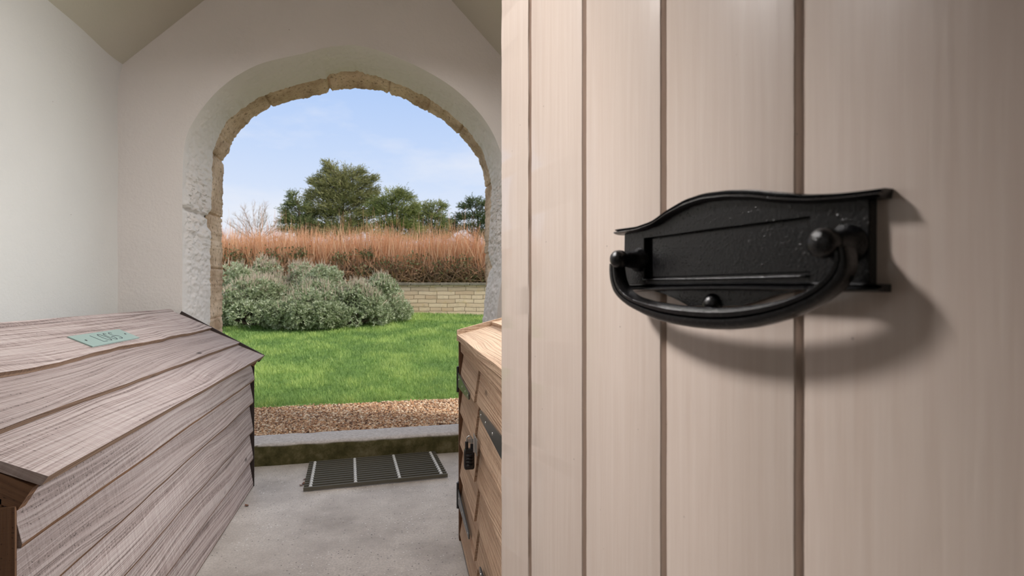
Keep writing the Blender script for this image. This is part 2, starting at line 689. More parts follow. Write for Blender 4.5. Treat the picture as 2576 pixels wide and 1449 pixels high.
# profiles of the arch, traced and set on their own planes
YB, YC = 3.60, 3.80
A_px = [(459, 500), (461, 386), (466, 345), (475, 322), (490, 300), (524, 252), (566, 210), (614, 179), (655, 159), (766, 133), (870, 122)]
B_px = [(529, 811), (529, 678), (530, 582), (521, 571), (521, 541), (531, 527), (533, 470), (533, 411), (535, 385), (548, 352), (570, 306), (603, 277), (652, 246), (675, 236), (733, 218),
        (766, 209), (821, 196), (828, 187), (861, 180), (896, 179), (949, 191), (981, 204), (1027, 223), (1076, 245), (1125, 280), (1164, 313), (1190, 346), (1213, 378),
        (1229, 427), (1236, 470), (1233, 554), (1230, 595), (1229, 645), (1240, 672), (1228, 690), (1222, 730), (1217, 778), (1213, 817)]
C_px = [(559, 827), (560, 678), (558, 595), (559, 546), (561, 500), (561, 443), (565, 404), (583, 359), (603, 329), (636, 297), (678, 272), (733, 254), (782, 244), (831, 231), (841, 227),
        (896, 222), (949, 228), (988, 240), (1011, 245), (1043, 264), (1092, 290), (1118, 305), (1157, 342), (1183, 372), (1203, 398), (1216, 437), (1221, 463),
        (1220, 557), (1219, 620), (1222, 700), (1222, 800)]


def polar(pts, nang=420):
    """pts [(c,z)] -> radius from the arch centre at even angles from the left foot over the top to the right foot"""
    cz = 1.30
    ang = np.array([math.atan2(z - cz, -(c - CC)) for c, z in pts])
    ang = np.where(ang < -math.pi / 2, ang + 2 * math.pi, ang)
    rad = np.array([math.hypot(c - CC, z - cz) for c, z in pts])
    o = np.argsort(ang)
    return ang[o], rad[o], cz


def resample(pts, angs):
    a, r, cz = polar(pts)
    return np.interp(angs, a, r)


A = [(p.x, p.z) for p in (at_d(x, y, YI) for x, y in A_px)]
A = [(A[0][0], -0.05), (A[0][0], 0.7)] + A
A = A + [(2 * CC - c, z) for c, z in A[::-1]]
B = [(p.x, p.z) for p in (at_d(x, y, YB) for x, y in B_px)]
B = [(B[0][0], -0.05), (B[0][0], 0.4)] + B + [(B[-1][0] - 0.005, 0.5), (B[-1][0] + 0.0, -0.05)]
Cc = [(p.x, p.z) for p in (at_d(x, y, YC) for x, y in C_px)]
Cc = [(Cc[0][0], -0.05), (Cc[0][0], 0.4)] + Cc + [(Cc[-1][0], 0.5), (Cc[-1][0], -0.05)]
a0 = math.atan2(-1.30, 0.80)
a1_ = math.pi - a0
# more samples where the outline is busy
ANG = np.linspace(a0, a1_, 760)


def pt(ang, r, y):
    return Vector((CC - math.cos(ang) * r, y, 1.30 + math.sin(ang) * r))


def densify(pts):
    out = []
    for (x0, z0), (x1, z1) in zip(pts[:-1], pts[1:]):
        n = max(1, int(math.hypot(x1 - x0, z1 - z0) / 0.01))
        for i in range(n):
            t = i / n
            out.append((x0 + (x1 - x0) * t, z0 + (z1 - z0) * t))
    out.append(pts[-1])
    return out


RA = resample(densify(A), ANG)
k_ = np.ones(21) / 21
RA = np.convolve(np.pad(RA, 10, mode='edge'), k_, 'valid')
RB = resample(densify(B), ANG)
RBS = np.convolve(np.pad(RB, 20, mode='edge'), np.ones(41) / 41, 'valid')
RC = resample(densify(Cc), ANG)
for i, a in enumerate(ANG):
    j = 0.007 * mn.noise(Vector((a * 23, 1.7, 0))) + 0.006 * mn.noise(Vector((a * 70, 4.1, 0)))
    RB[i] += j
    RC[i] += 0.006 * mn.noise(Vector((a * 28, 9.7, 0))) + 0.006 * mn.noise(Vector((a * 85, 14.1, 0)))
RA = np.maximum(RA, RBS + 0.01)


def outer_r(ang, lim=(1.33, 1.33)):
    """radius from the arch centre to the edge of the wall sheet (side walls, roof slopes, floor)"""
    dx, dz = -math.cos(ang), math.sin(ang)
    best = 9.0
    for (nx, nz, d) in ((-1, 0, 1.20), (1, 0, 1.19), (SLOPE, 1, RIDGE + 0.03 - 1.30), (-SLOPE, 1, RIDGE + 0.03 - 1.30), (0, -1, 1.34)):
        den = nx * dx + nz * dz
        if den > 1e-6:
            best = min(best, d / den)
    return best


RO = np.array([outer_r(a) for a in ANG])
RO = np.maximum(RO, RA + 0.01)
# the arch wall: inner face + painted reveal in one plaster skin, outer face closes it
mb = MB()
cols = []
FS = [0.0, 0.03, 0.07, 0.12, 0.2, 0.3, 0.45, 0.65, 1.0]
for i, a in enumerate(ANG):
    row = []
    for f in FS[::-1]:
        r = RA[i] + (RO[i] - RA[i]) * f
        p = pt(a, r, YI)
        p.y += 0.006 * mn.noise(Vector((p.x * 4, 2.2, p.z * 4))) * (1 - f)
        row.append(p)
    nb = 34
    for k in range(1, nb + 1):
        t = k / nb
        r = RA[i] + (RBS[i] - RA[i]) * t + (RB[i] - RBS[i]) * t ** 4
        p = pt(a, r, YI + (YB - YI) * t)
        z = p.z
        # lumpy render: strongest on the jambs between waist and shoulder height
        am = 0.012 - 0.006 * min(1.0, max(0.0, (z - 1.5) / 0.4)) + 0.014 * math.exp(-((z - 1.55) / 0.24) ** 2)
        w = min(1.0, 5 * t, 6 * (1 - t) + 0.15)
        hgt = 0.62 * am * (0.8 * mn.noise(p * 9) + 0.8 * mn.noise(p * 24) + 0.9 * mn.noise(p * 55) + 0.7 * mn.noise(p * 110)) * w
        if a < 0.6:
            hgt -= 0.02 * math.exp(-((z - 1.50) / 0.012) ** 2)      # the crack across the left jamb
        p = p + (Vector((CC, p.y, 1.30)) - p).normalized() * hgt
        row.append(p)
    cols.append(row)
b0 = len(mb.v)
nr = len(cols[0])
for row in cols:
    for p in row:
        mb.v.append(tuple(p))
for i in range(len(cols) - 1):
    for k in range(nr - 1):
        mb.face((b0 + i * nr + k, b0 + (i + 1) * nr + k, b0 + (i + 1) * nr + k + 1, b0 + i * nr + k + 1))
wall_front = mb.build('wall_front', M['plaster_rough'], smooth=True, auto=48)
tag(wall_front, 'whitewashed plaster wall with a wide arched opening', 'wall', kind='structure')

# dressed stone ring of the arch, visible beyond the plaster, plus the outside masonry
mb = MB()
JOINTS = [math.atan2(p.z - 1.30, -(p.x - CC)) for p in (at_d(828, 210, YC), at_d(676, 255, YC), at_d(981, 222, YC), at_d(556, 405, YC), at_d(545, 545, YC), at_d(545, 678, YC), at_d(545, 800, YC),
                                                         at_d(1160, 330, YC), at_d(1226, 470, YC), at_d(1226, 640, YC), at_d(1080, 268, YC))]
nb = 10
for i, a in enumerate(ANG):
    jn = (2.0 if abs(a - JOINTS[0]) < 0.03 else 1.0) * max(math.exp(-((a - q) / (0.006 if k_ else 0.010)) ** 2) for k_, q in enumerate(JOINTS))
    for k in range(nb + 1):
        t = k / nb
        y = YB - 0.012 + (YC - YB + 0.012) * t
        r = RB[i] + 0.012 + (RC[i] - RB[i] - 0.012) * t
        p = pt(a, r, y)
        hgt = 0.006 * mn.noise(p * 14) + 0.004 * mn.noise(p * 45)
        p = p + (Vector((CC, y, 1.30)) - p).normalized() * (hgt - 0.014 * jn)
        mb.v.append(tuple(p))
    for f in (0.25, 1.0):
        p = pt(a, RC[i] + (RO[i] + 0.35 - RC[i]) * f, YO)
        mb.v.append(tuple(p))
nr = nb + 3
for i in range(len(ANG) - 1):
    for k in range(nr - 1):
        mb.face((i * nr + k, (i + 1) * nr + k, (i + 1) * nr + k + 1, i * nr + k + 1))
o = mb.build('trim_1', M['stone'], smooth=True, auto=60)
tag(o, 'weathered brown stone arch ring framing the opening', 'arch', kind='structure')

# left wall with a soft plaster cove in the corner and at the eaves
mb = MB()


def left_wall(y, z):
    x = WL
    ez = max(0.0, (z - 2.02) / 0.24)
    x += 0.03 * ez ** 2
    ey = max(0.0, (y - 3.02) / 0.21)
    x += 0.006 * ey ** 2.2
    return Vector((x + 0.004 * mn.noise(Vector((y * 3, z * 3, 0))), y, z))


mb.grid(left_wall, list(np.linspace(YS - 0.05, 3.0, 30)) + list(np.linspace(3.03, 3.26, 10)), list(np.linspace(-0.02, 2.0, 24)) + list(np.linspace(2.03, 2.27, 9)))
b = len(mb.v)
mb.box((-1.62, YS - 0.05, -0.05), (-1.42, YI + 0.6, 2.3))
o = mb.build('wall_left', M['plaster'], smooth=True, auto=50)
tag(o, 'white plaster side wall behind the long log box', 'wall', kind='structure')
mb = MB()
mb.box((WR, YS - 0.05, -0.05), (WR + 0.3, YI + 0.6, 2.3))
o = mb.build('wall_right', M['plaster'])
tag(o, 'white plaster side wall of the porch behind the open door', 'wall', kind='structure')

# ceiling: two plastered slopes and their ridge, thick
mb = MB()
sec = [(-1.56, roof_z(-1.56)), (CC, RIDGE), (1.26, roof_z(1.26)), (1.26, roof_z(1.26) + 0.22), (CC, RIDGE + 0.22), (-1.56, roof_z(-1.56) + 0.22)]
mb.prism(sec, lambda a, bb, n: (a, n, bb), YS - 0.25, YO + 0.1)
o = mb.build('ceiling', M['ceil'])
tag(o, 'sloping plastered porch ceiling rising to a central ridge', 'ceiling', kind='structure')

# porch floor and hall floor
mb = MB()
mb.grid(lambda x, y: (x, y, 0.003 * mn.noise(Vector((x * 2.2, y * 2.2, 0)))), np.linspace(-1.5, 1.2, 28), np.linspace(-2.2, 3.56, 60))
o = mb.build('floor', M['concrete'], smooth=True)
tag(o, 'pale speckled concrete porch floor', 'floor', kind='structure')

# kerb across the arch
mb = MB()
k0, k1 = 3.535, 3.80
ys = [(k0, -0.02), (k0 + 0.004, 0.06), (k0 + 0.003, 0.112), (k0 + 0.014, 0.126), (k0 + 0.06, 0.128), (k0 + 0.12, 0.129), (k0 + 0.2, 0.128), (k1 - 0.01, 0.125), (k1, 0.11), (k1, -0.05)]
xs = np.linspace(-1.25, 0.95, 110)


def kerb(x, k):
    y, z = ys[int(k)]
    n = mn.noise(Vector((x * 8, k * 0.7, 3))) * 0.006 + mn.noise(Vector((x * 30, k, 7))) * 0.003
    return Vector((x, y + n, z + n * (0.5 if z > 0.05 else 0)))


mb.grid(kerb, xs, range(len(ys)))
o = mb.build('kerb', M['kerb'], smooth=True, auto=60)
tag(o, 'low mossy concrete kerb across the foot of the arch', 'kerb', kind='structure')

# house side: wall with the doorway, and the hall the camera stands in
mb = MB()
mb.box((-1.62, 0.70, -0.03), (-0.62, YS, 3.5))
mb.box((0.275, 0.70, -0.03), (1.3, YS, 3.5))
mb.box((-0.62, 0.70, 1.90), (0.275, YS, 3.5))
o = mb.build('wall_house', M['plaster'])
tag(o, 'plastered house wall around the front doorway', 'wall', kind='structure')
mb = MB()
mb.box((-1.75, -2.3, -0.03), (-1.62, 0.75, 2.5))
mb.box((1.3, -2.3, -0.03), (1.45, 0.75, 2.5))
mb.box((-1.75, -2.45, -0.03), (1.45, -2.3, 2.5))
mb.box((-1.75, -2.45, 2.5), (1.45, 0.75, 2.6))
o = mb.build('wall_hall', M['hall'])
tag(o, 'hall walls and ceiling inside the house', 'wall', kind='structure')

# ------------------------------------------------------------------ the open front door
PH = Vector((0.1763, 0.7808, 0))
DA = math.atan2(688.0, 1365.0) - TH
DT = Vector((math.sin(DA), -math.cos(DA), 0))          # along the door, hinge -> free edge
DN = Vector((-math.cos(DA), -math.sin(DA), 0))         # out of its outer face


def D(s, v, n=0.0):
    """door place: s along, v height above the floor, n out of the face"""
    return PH + DT * s + DN * n + Vector((0, 0, v))


def dp(px, py, n=0.0):
    p = on_plane(px, py, PH + DN * n, DN)
    q = p - PH
    return (q.dot(DT), q.z)


door = thing('door_1', PH, 'open plank front door painted glossy putty pink with black ironwork', 'door', kind='structure')
GRV = [dp(x, 724)[0] for x in (1333, 1470, 1670, 2013)]
GRV.append(GRV[-1] + 0.131)
prof = [(0.0, -0.044), (0.0, -0.004), (0.0012, -0.001), (0.003, 0.0)]
for q in GRV:
    prof += [(q - 0.0050, 0.0), (q - 0.0040, -0.0010), (q - 0.0030, -0.0062), (q + 0.0002, -0.0066), (q + 0.0010, -0.0030), (q + 0.0020, -0.0014), (q + 0.0046, 0.0)]
prof += [(0.797, 0.0), (0.80, -0.003), (0.80, -0.044)]
mb = MB()
vs = np.linspace(0.012, 1.885, 240)


def door_pt(k, v):
    s, n = prof[int(k)]
    if 4 <= k < len(prof) - 3:
        gi = (k - 4) // 7
        w = 0.0011 if gi == 0 else 0.00035
        s += w * (mn.noise(Vector((v * 14, gi * 3.3, k * (0.8 if gi == 0 else 0.0)))) + 0.6 * mn.noise(Vector((v * 45, gi * 3.3, 2))))
    elif 1 <= k < 4:
        s += 0.0012 * mn.noise(Vector((v * 16, k * 1.7, 9)))
        n += 0.0008 * mn.noise(Vector((v * 20, k, 4)))
    else:
        n += 0.0
    return D(s, v, n)


mb.grid(door_pt, range(len(prof)), vs)
nv = len(vs)
mb.face([i * nv for i in range(len(prof))])
mb.face([i * nv + nv - 1 for i in range(len(prof))][::-1])
mb.face([0, nv - 1, (len(prof) - 1) * nv + nv - 1, (len(prof) - 1) * nv])
mb.build('door_leaf', M['door'], door, smooth=True, auto=32)

# letter plate with its bail handle (traced in the photograph, set on the door face)
ZS, ZX, ZY = 3.2936, 1500.0, 440.0


def zp(x, y, n=0.0):
    return dp(ZX + x / ZS, ZY + y / ZS, n)


def interp_poly(pts, n):
    P = np.array(pts, dtype=float)
    d = np.concatenate([[0], np.cumsum(np.hypot(*(P[1:] - P[:-1]).T))])
    t = np.linspace(0, d[-1], n)
    # Catmull-Rom smoothing over the resampled chord
    out = np.stack([np.interp(t, d, P[:, 0]), np.interp(t, d, P[:, 1])], 1)
    k = np.array([1, 2, 3, 2, 1.]) / 9
    pad = np.concatenate([[2 * out[0] - out[2], 2 * out[0] - out[1]], out, [2 * out[-1] - out[-2], 2 * out[-1] - out[-3]]])
    return np.stack([np.convolve(pad[:, i], k, 'valid') for i in (0, 1)], 1)


def ribbon(mb, e1, e2, prof, n0, nseg=60, closed_back=True):
    """a moulding between two edge lines: prof [(q across, n height)]"""
    E1, E2 = interp_poly(e1, nseg), interp_poly(e2, nseg)
    full = prof + ([(1.0, n0), (0.0, n0)] if closed_back else [])
    b = len(mb.v)
    m = len(full)
    for a, c in zip(E1, E2):
        for q, n in full:
            p = a + (c - a) * q
            mb.v.append(tuple(D(p[0], p[1], n)))
    for i in range(nseg - 1):
        for k in range(m):
            k2 = (k + 1) % m
            mb.face((b + i * m + k, b + i * m + k2, b + (i + 1) * m + k2, b + (i + 1) * m + k))
    mb.face([b + k for k in range(m)])
    mb.face([b + (nseg - 1) * m + k for k in range(m)][::-1])


top_out = [(175, 448), (350, 425), (480, 378), (600, 290), (750, 200), (900, 148), (1100, 122), (1300, 118), (1500, 135), (1750, 158), (2000, 150), (2200, 130), (2390, 105)]
top_in = [(180, 500), (370, 470), (500, 425), (620, 345), (760, 275), (900, 228), (1100, 206), (1300, 212), (1500, 235), (1750, 242), (2000, 228), (2200, 208), (2375, 188)]
bot_out = [(215, 905), (700, 895), (1200, 885), (1750, 885), (2100, 892), (2372, 905)]
bot_in = [(245, 968), (420, 962), (1000, 955), (1750, 966), (2100, 972), (2372, 972)]
skirt = [(430, 950), (560, 985), (680, 1040), (760, 1085), (1190, 1085), (1300, 1055), (1480, 995), (1660, 960)]

plate = MB()
NP = 0.0075
flap_px = [(395, 520), (1760, 348), (1762, 822), (398, 852)]
FL = [zp(x, y, NP) for x, y in flap_px]
# make the slot an upright rectangle in the door's own plane
fs0 = 0.5 * (FL[0][0] + FL[3][0])
fs1 = 0.5 * (FL[1][0] + FL[2][0])
fv1 = 0.5 * (FL[0][1] + FL[1][1])
fv0 = 0.5 * (FL[2][1] + FL[3][1])
body = [zp(x, y, NP) for x, y in [(232, 485), (380, 452), (500, 405), (620, 320), (760, 240), (900, 190), (1100, 165), (1300, 165), (1500, 185), (1750, 200), (2000, 190), (2265, 160)]]
body += [zp(2262, 940, NP), zp(2000, 935, NP), zp(1000, 925, NP), zp(225, 935, NP)]
cs, cv = 0.5 * (fs0 + fs1), 0.5 * (fv0 + fv1)
angs = np.linspace(-math.pi, math.pi, 240, endpoint=False)


def star(poly, a):
    best = None
    dx, dy = math.cos(a), math.sin(a)
    for (x0, y0), (x1, y1) in zip(poly, poly[1:] + poly[:1]):
        ex, ey = x1 - x0, y1 - y0
        den = dx * ey - dy * ex
        if abs(den) < 1e-12:
            continue
        t = ((x0 - cs) * ey - (y0 - cv) * ex) / den
        u = ((x0 - cs) * dy - (y0 - cv) * dx) / den
        if t > 0 and -1e-9 <= u <= 1 + 1e-9:
            best = t if best is None else max(best, t)
    return (cs + dx * best, cv + dy * best)


slot = [(fs0, fv0), (fs1, fv0), (fs1, fv1), (fs0, fv1)]
# include the exact corners among the sample angles
angs = sorted(list(angs) + [math.atan2(y - cv, x - cs) for x, y in slot] + [math.atan2(y - cv, x - cs) for x, y in (body[0], body[11], body[12], body[15])])
rows = []
for a in angs:
    o_, i_ = star(body, a), star(slot, a)
    rows.append([D(*o_, 0.0), D(*o_, NP - 0.001), D(o_[0] + (i_[0] - o_[0]) * 0.02, o_[1] + (i_[1] - o_[1]) * 0.02, NP), D(i_[0] + (o_[0] - i_[0]) * 0.02, i_[1] + (o_[1] - i_[1]) * 0.02, NP), D(*i_, NP - 0.0008), D(*i_, 0.0005)])
b0 = len(plate.v)
for r in rows:
    plate.v += [tuple(p) for p in r]
n_ = len(rows)
for i in range(n_):
    j = (i + 1) % n_
    for k in range(5):
        plate.face((b0 + i * 6 + k, b0 + j * 6 + k, b0 + j * 6 + k + 1, b0 + i * 6 + k + 1))
# tapered apron under the plate
plate.prism([zp(x, y, 0.006) for x, y in skirt] + [zp(1660, 930, 0.006), zp(430, 930, 0.006)], D, 0.0, 0.0058)
letter = plate.build('letter_plate', M['iron'], door, smooth=True, auto=35, label='black iron letter plate with a scrolled top edge')
mb = MB()
ribbon(mb, [zp(x, y, 0.009) for x, y in top_out], [zp(x, y, 0.009) for x, y in top_in],
       [(0.0, 0.004), (0.02, 0.009), (0.15, 0.0125), (0.32, 0.0115), (0.40, 0.0095), (0.5, 0.0135), (0.68, 0.0145), (0.85, 0.0125), (0.97, 0.009), (1.0, 0.005)], 0.0, 90)
mb.build('top_moulding', M['iron'], letter, smooth=True, auto=50)
mb = MB()
ribbon(mb, [zp(x, y, 0.009) for x, y in bot_out], [zp(x, y, 0.009) for x, y in bot_in],
       [(0.0, 0.005), (0.05, 0.0095), (0.2, 0.011), (0.34, 0.009), (0.42, 0.0105), (0.6, 0.0145), (0.8, 0.0145), (0.94, 0.011), (1.0, 0.005)], 0.0, 50)
mb.build('bottom_moulding', M['iron'], letter, smooth=True, auto=50)
# the flap in its slot
mb = MB()
gp = 0.0010
mb.prism([(fs0 - 0.004, fv0 - 0.004), (fs1 + 0.004, fv0 - 0.004), (fs1 + 0.004, fv1 + 0.004), (fs0 - 0.004, fv1 + 0.004)], D, 0.0001, 0.0011)  # dark iron sheet added to darken the gap around the flap
mb.prism([(fs0 + 0.008, fv0 + gp), (fs1 - gp, fv0 + gp), (fs1 - gp, fv1 - gp), (fs0 + 0.008, fv1 - gp)], D, 0.0012, 0.0046)
mb.build('flap', M['iron'], letter, bevel=0.0008)
# a thin raised bead runs below the flap
mb = MB()
ribbon(mb, [zp(x, y, NP) for x, y in [(395, 858), (1000, 848), (1762, 828)]], [zp(x, y, NP) for x, y in [(395, 880), (1000, 872), (1762, 850)]], [(0.0, NP), (0.3, NP + 0.0018), (0.7, NP + 0.0018), (1.0, NP)], NP - 0.001, 24)
mb.build('bead', M['iron'], letter, smooth=True)
# striker boss
mb = MB()
bs, bv = zp(945, 1070, 0.008)
mb.lathe(D(bs, bv, 0.004), DN, [(0, 0.0088), (0.003, 0.0085), (0.006, 0.0068), (0.008, 0.004), (0.0088, 0.0005)], 20)
mb.build('striker_boss', M['iron'], letter, smooth=True, auto=70)
# two pivot posts with ball ends
NB = 0.030
pL = zp(188, 698, NB)
pR = zp(1885, 565, NB)
print("PIV", pL, pR, "plate", body[0], body[11])
for (ps, pv), fat in ((pL, 1.0), (pR, 1.12)):
    mb = MB()
    mb.lathe(D(ps, pv, 0.004), DN, [(0, 0.0118 * fat), (0.005, 0.0112 * fat), (0.007, 0.0088 * fat), (0.014, 0.0080 * fat), (0.018, 0.0072 * fat), (0.0202, 0.0072 * fat), (0.023, 0.0082 * fat),
                                     (0.026, 0.0085 * fat), (0.030, 0.0078 * fat), (0.0325, 0.0055 * fat), (0.0337, 0.0022 * fat), (0.034, 0.0004)], 24)
    mb.build('pivot_post', M['iron'], letter, smooth=True, auto=60)
# bail handle: a flat band that hangs from the two posts
NH = 0.026
outl = [(122, 735), (118, 800), (125, 880), (150, 965), (200, 1030), (280, 1095), (400, 1160), (520, 1210), (660, 1245), (800, 1268), (960, 1282), (1120, 1282), (1280, 1268), (1420, 1238), (1570, 1195), (1710, 1140), (1830, 1080),
        (1950, 1000), (2040, 920), (2095, 840), (2112, 750), (2112, 660), (2090, 600)]
inl = [(192, 745), (198, 800), (205, 850), (228, 915), (262, 965), (330, 1012), (430, 1042), (540, 1062), (680, 1082), (800, 1092), (960, 1100), (1120, 1097), (1250, 1085), (1390, 1065), (1530, 1035), (1660, 995), (1770, 950),
       (1870, 880), (1940, 810), (1980, 750), (1995, 700), (1995, 650), (1985, 600)]
mb = MB()
HP = [(0.0, NH - 0.003), (0.03, NH + 0.0005), (0.12, NH + 0.003), (0.3, NH + 0.0042), (0.46, NH + 0.0042), (0.52, NH + 0.0016), (0.58, NH + 0.0042), (0.78, NH + 0.0048), (0.93, NH + 0.003), (1.0, NH - 0.002)]
ribbon(mb, [zp(x, y, NH) for x, y in outl], [zp(x, y, NH) for x, y in inl], HP, NH - 0.0065, 110)
mb.build('bail_handle', M['iron'], letter, smooth=True, auto=45)

# ------------------------------------------------------------------ the long log box on the left
BF = -0.653            # front board plane
Y0, Y1 = 1.205, 3.165
box = thing('log_box', (-0.8, 2.2, 0), 'long weathered grey timber log box with a boarded sloping lid against the white wall', 'log box')


def cz(a, b, t):
    return Vector((a, t, b))


mb = MB()
# lapped front boards: thick tongue at the bottom, thin at the top
bots = [0.004, 0.148, 0.298, 0.450]
tops = [0.165, 0.315, 0.467, 0.600]
for i, (zb, zt) in enumerate(zip(bots, tops)):
    wv = (0, 1, 0.006 if i else 0, i * 3.1)
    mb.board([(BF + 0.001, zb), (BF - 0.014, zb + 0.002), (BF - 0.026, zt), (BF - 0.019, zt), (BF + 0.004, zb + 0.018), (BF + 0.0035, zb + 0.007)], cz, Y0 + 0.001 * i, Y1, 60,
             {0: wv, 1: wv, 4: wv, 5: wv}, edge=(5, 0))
mb.build('front_boards', M['wood_grey'], box, mat2=M['wood_dark'])  # brown sawn lower edges, coloured dark to draw each lap's shadow line
mb = MB()
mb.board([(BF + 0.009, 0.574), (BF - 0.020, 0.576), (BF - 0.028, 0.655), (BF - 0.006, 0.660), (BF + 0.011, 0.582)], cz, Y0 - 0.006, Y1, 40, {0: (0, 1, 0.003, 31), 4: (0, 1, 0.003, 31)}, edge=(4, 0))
mb.build('front_rail', M['wood_grey'], box, mat2=M['wood_dark'])  # same dark lower edge, standing in for the shadow line under the rail
# lid: three lapped boards from the back rail down to the front lip
LB, LF = Vector((-1.04, 0, 0.944)), Vector((-0.612, 0, 0.684))
ldir = (LF - LB).normalized()
lnrm = Vector((-ldir.z, 0, ldir.x))
if lnrm.z < 0:
    lnrm = -lnrm
LL = (LF - LB).length
pts_far = [at_d(x, y, Y1 + 0.02) for x, y in ((437, 784), (533, 825), (601, 863), (656, 897))]


def lidp(a, b, t):
    p = LB + ldir * a + lnrm * b
    return Vector((p.x, t, p.z))


def lid_ab(x, z):
    q = Vector((x, 0, z)) - LB
    return q.dot(ldir), q.dot(lnrm)


mb = MB()
brk = [0.0]
for p in pts_far[1:3]:
    brk.append(lid_ab(p.x, p.z)[0])
brk.append(LL)
for i in range(3):
    a0_, a1b = brk[i] - (0.03 if i else 0.0), brk[i + 1]
    # bottom edge rides up on the next board
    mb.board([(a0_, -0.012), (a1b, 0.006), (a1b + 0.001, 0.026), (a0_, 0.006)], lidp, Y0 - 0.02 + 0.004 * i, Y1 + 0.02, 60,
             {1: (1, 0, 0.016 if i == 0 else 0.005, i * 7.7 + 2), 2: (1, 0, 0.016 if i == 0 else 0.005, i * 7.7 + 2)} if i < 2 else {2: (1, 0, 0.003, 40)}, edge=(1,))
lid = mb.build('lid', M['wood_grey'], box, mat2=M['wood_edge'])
mb = MB()
mb.board([(-0.022, -0.018), (-0.001, -0.016), (-0.001, 0.009), (-0.022, 0.009)], lidp, Y0 - 0.02, Y1 + 0.02, 30)
mb.build('back_rail', M['wood_grey'], box)
# end battens under the lid and corner posts
mb = MB()
mb.board([(0.0, -0.065), (LL - 0.012, -0.045), (LL - 0.012, -0.002), (0.0, -0.014)], lidp, Y1 - 0.012, Y1 + 0.012, 2)
mb.build('lid_batten', M['wood_dark'], lid)
mb = MB()
mb.board([(0.03, -0.03), (LL - 0.004, -0.018), (LL + 0.002, 0.027), (0.03, 0.025)], lidp, Y1 + 0.021, Y1 + 0.031, 2)
mb.build('lid_end_strip', M['end_strip'], lid)
mb = MB()
mb.board([(0.0, -0.075), (LL - 0.01, -0.05), (LL - 0.01, -0.002), (0.0, -0.014)], lidp, Y0 - 0.012, Y0 + 0.012, 2)
mb.build('lid_batten', M['wood_dark'], lid)
for y in (Y0, Y1):
    s = -1 if y == Y0 else 1
    mb = MB()
    # vertical boards of the end
    w = 0.402 / 3
    for k in range(3):
        x0 = BF - 0.016 - (k + 1) * w
        x1 = BF - 0.018 - k * w
        zt0, zt1 = 0.684 + (LF.x - x0) * 0.6 - 0.05, 0.684 + (LF.x - x1) * 0.6 - 0.05
        uo, vo = random.uniform(0, 9), random.uniform(0, 9)
        ya, yb = y - 0.006 * s, y + 0.012 * s
        b = len(mb.v)
        for yy in (ya, yb):
            for (x, z) in ((x0, 0.004), (x1, 0.004), (x1, zt1), (x0, zt0)):
                mb.v.append((x, yy, z))
        for q in ((0, 1, 2, 3), (7, 6, 5, 4), (0, 4, 5, 1), (1, 5, 6, 2), (2, 6, 7, 3), (3, 7, 4, 0)):
            mb.face([b + i for i in q], [(uo + mb.v[b + i][2], vo + mb.v[b + i][0] + mb.v[b + i][1]) for i in q])
    mb.build('end_boards', M['wood_dark'], box)
    mb = MB()
    mb.board([(BF - 0.03, y + 0.012 * s), (BF + 0.006, y + 0.012 * s), (BF + 0.006, y + 0.018 * s), (BF - 0.03, y + 0.018 * s)],
             lambda a, bb, t: Vector((a, bb, t)), 0.003, 0.655, 6)
    mb.build('corner_strip', M['end_strip' if s > 0 else 'wood_dark'], box)
mb = MB()
mb.box((-1.06, Y0 + 0.02, 0.004), (-1.045, Y1 - 0.02, 0.935))
mb.build('back_panel', M['wood_dark'], box)

# the plaque on the lid
pn = lnrm.copy()
lid_p0 = LB + lnrm * 0.018


def lid_hit(px, py, off=0.0):
    p = on_plane(px, py, LB + lnrm * (0.0165 + off), lnrm)
    q = p - LB
    return q.dot(ldir), p.y


cor = [lid_hit(*p) for p in ((164, 850), (294, 830), (348, 854), (235, 879))]
pa0 = 0.5 * (cor[0][0] + cor[1][0])
pa1 = 0.5 * (cor[2][0] + cor[3][0])
py0 = 0.5 * (cor[0][1] + cor[3][1])
py1 = 0.5 * (cor[1][1] + cor[2][1])
TILT = 0.018 / (brk[1])


def plq(a, b, n):
    """a down the lid from its back edge, b along the porch, n above the board"""
    base = 0.006 + 0.0195 * a / brk[1]
    p = LB + ldir * a + lnrm * (base + n)
    return Vector((p.x, b, p.z))


mb = MB()
mb.prism([(pa0, py0), (pa0, py1), (pa1, py1), (pa1, py0)], plq, 0.0005, 0.005)
plaque = mb.build('name_plate', M['plate'], box, label='grey-green plaque reading LOGS', bevel=0.0006)
# letters L O G S as engraved strokes: x along the plaque, y towards the back edge
lw = 0.0027


def strokes(mb, pts, ox, sx, sy):
    a_mid = 0.5 * (pa0 + pa1)
    P = [(ox + x * sx, a_mid - (y - 0.5) * sy) for x, y in pts]
    L = []
    R = []
    for i, p in enumerate(P):
        q0, q1 = P[max(i - 1, 0)], P[min(i + 1, len(P) - 1)]
        dx, dy = q1[0] - q0[0], q1[1] - q0[1]
        l = math.hypot(dx, dy) or 1
        L.append((p[0] - dy / l * lw / 2, p[1] + dx / l * lw / 2))
        R.append((p[0] + dy / l * lw / 2, p[1] - dx / l * lw / 2))
    b = len(mb.v)
    for (l_, r_) in zip(L, R):
        mb.v.append(tuple(plq(l_[1], l_[0], 0.0056)))
        mb.v.append(tuple(plq(r_[1], r_[0], 0.0056)))
        mb.v.append(tuple(plq(l_[1], l_[0], 0.0046)))
        mb.v.append(tuple(plq(r_[1], r_[0], 0.0046)))
    for i in range(len(P) - 1):
        k = b + 4 * i
        mb.face((k, k + 1, k + 5, k + 4))
        mb.face((k, k + 4, k + 6, k + 2))
        mb.face((k + 1, k + 3, k + 7, k + 5))


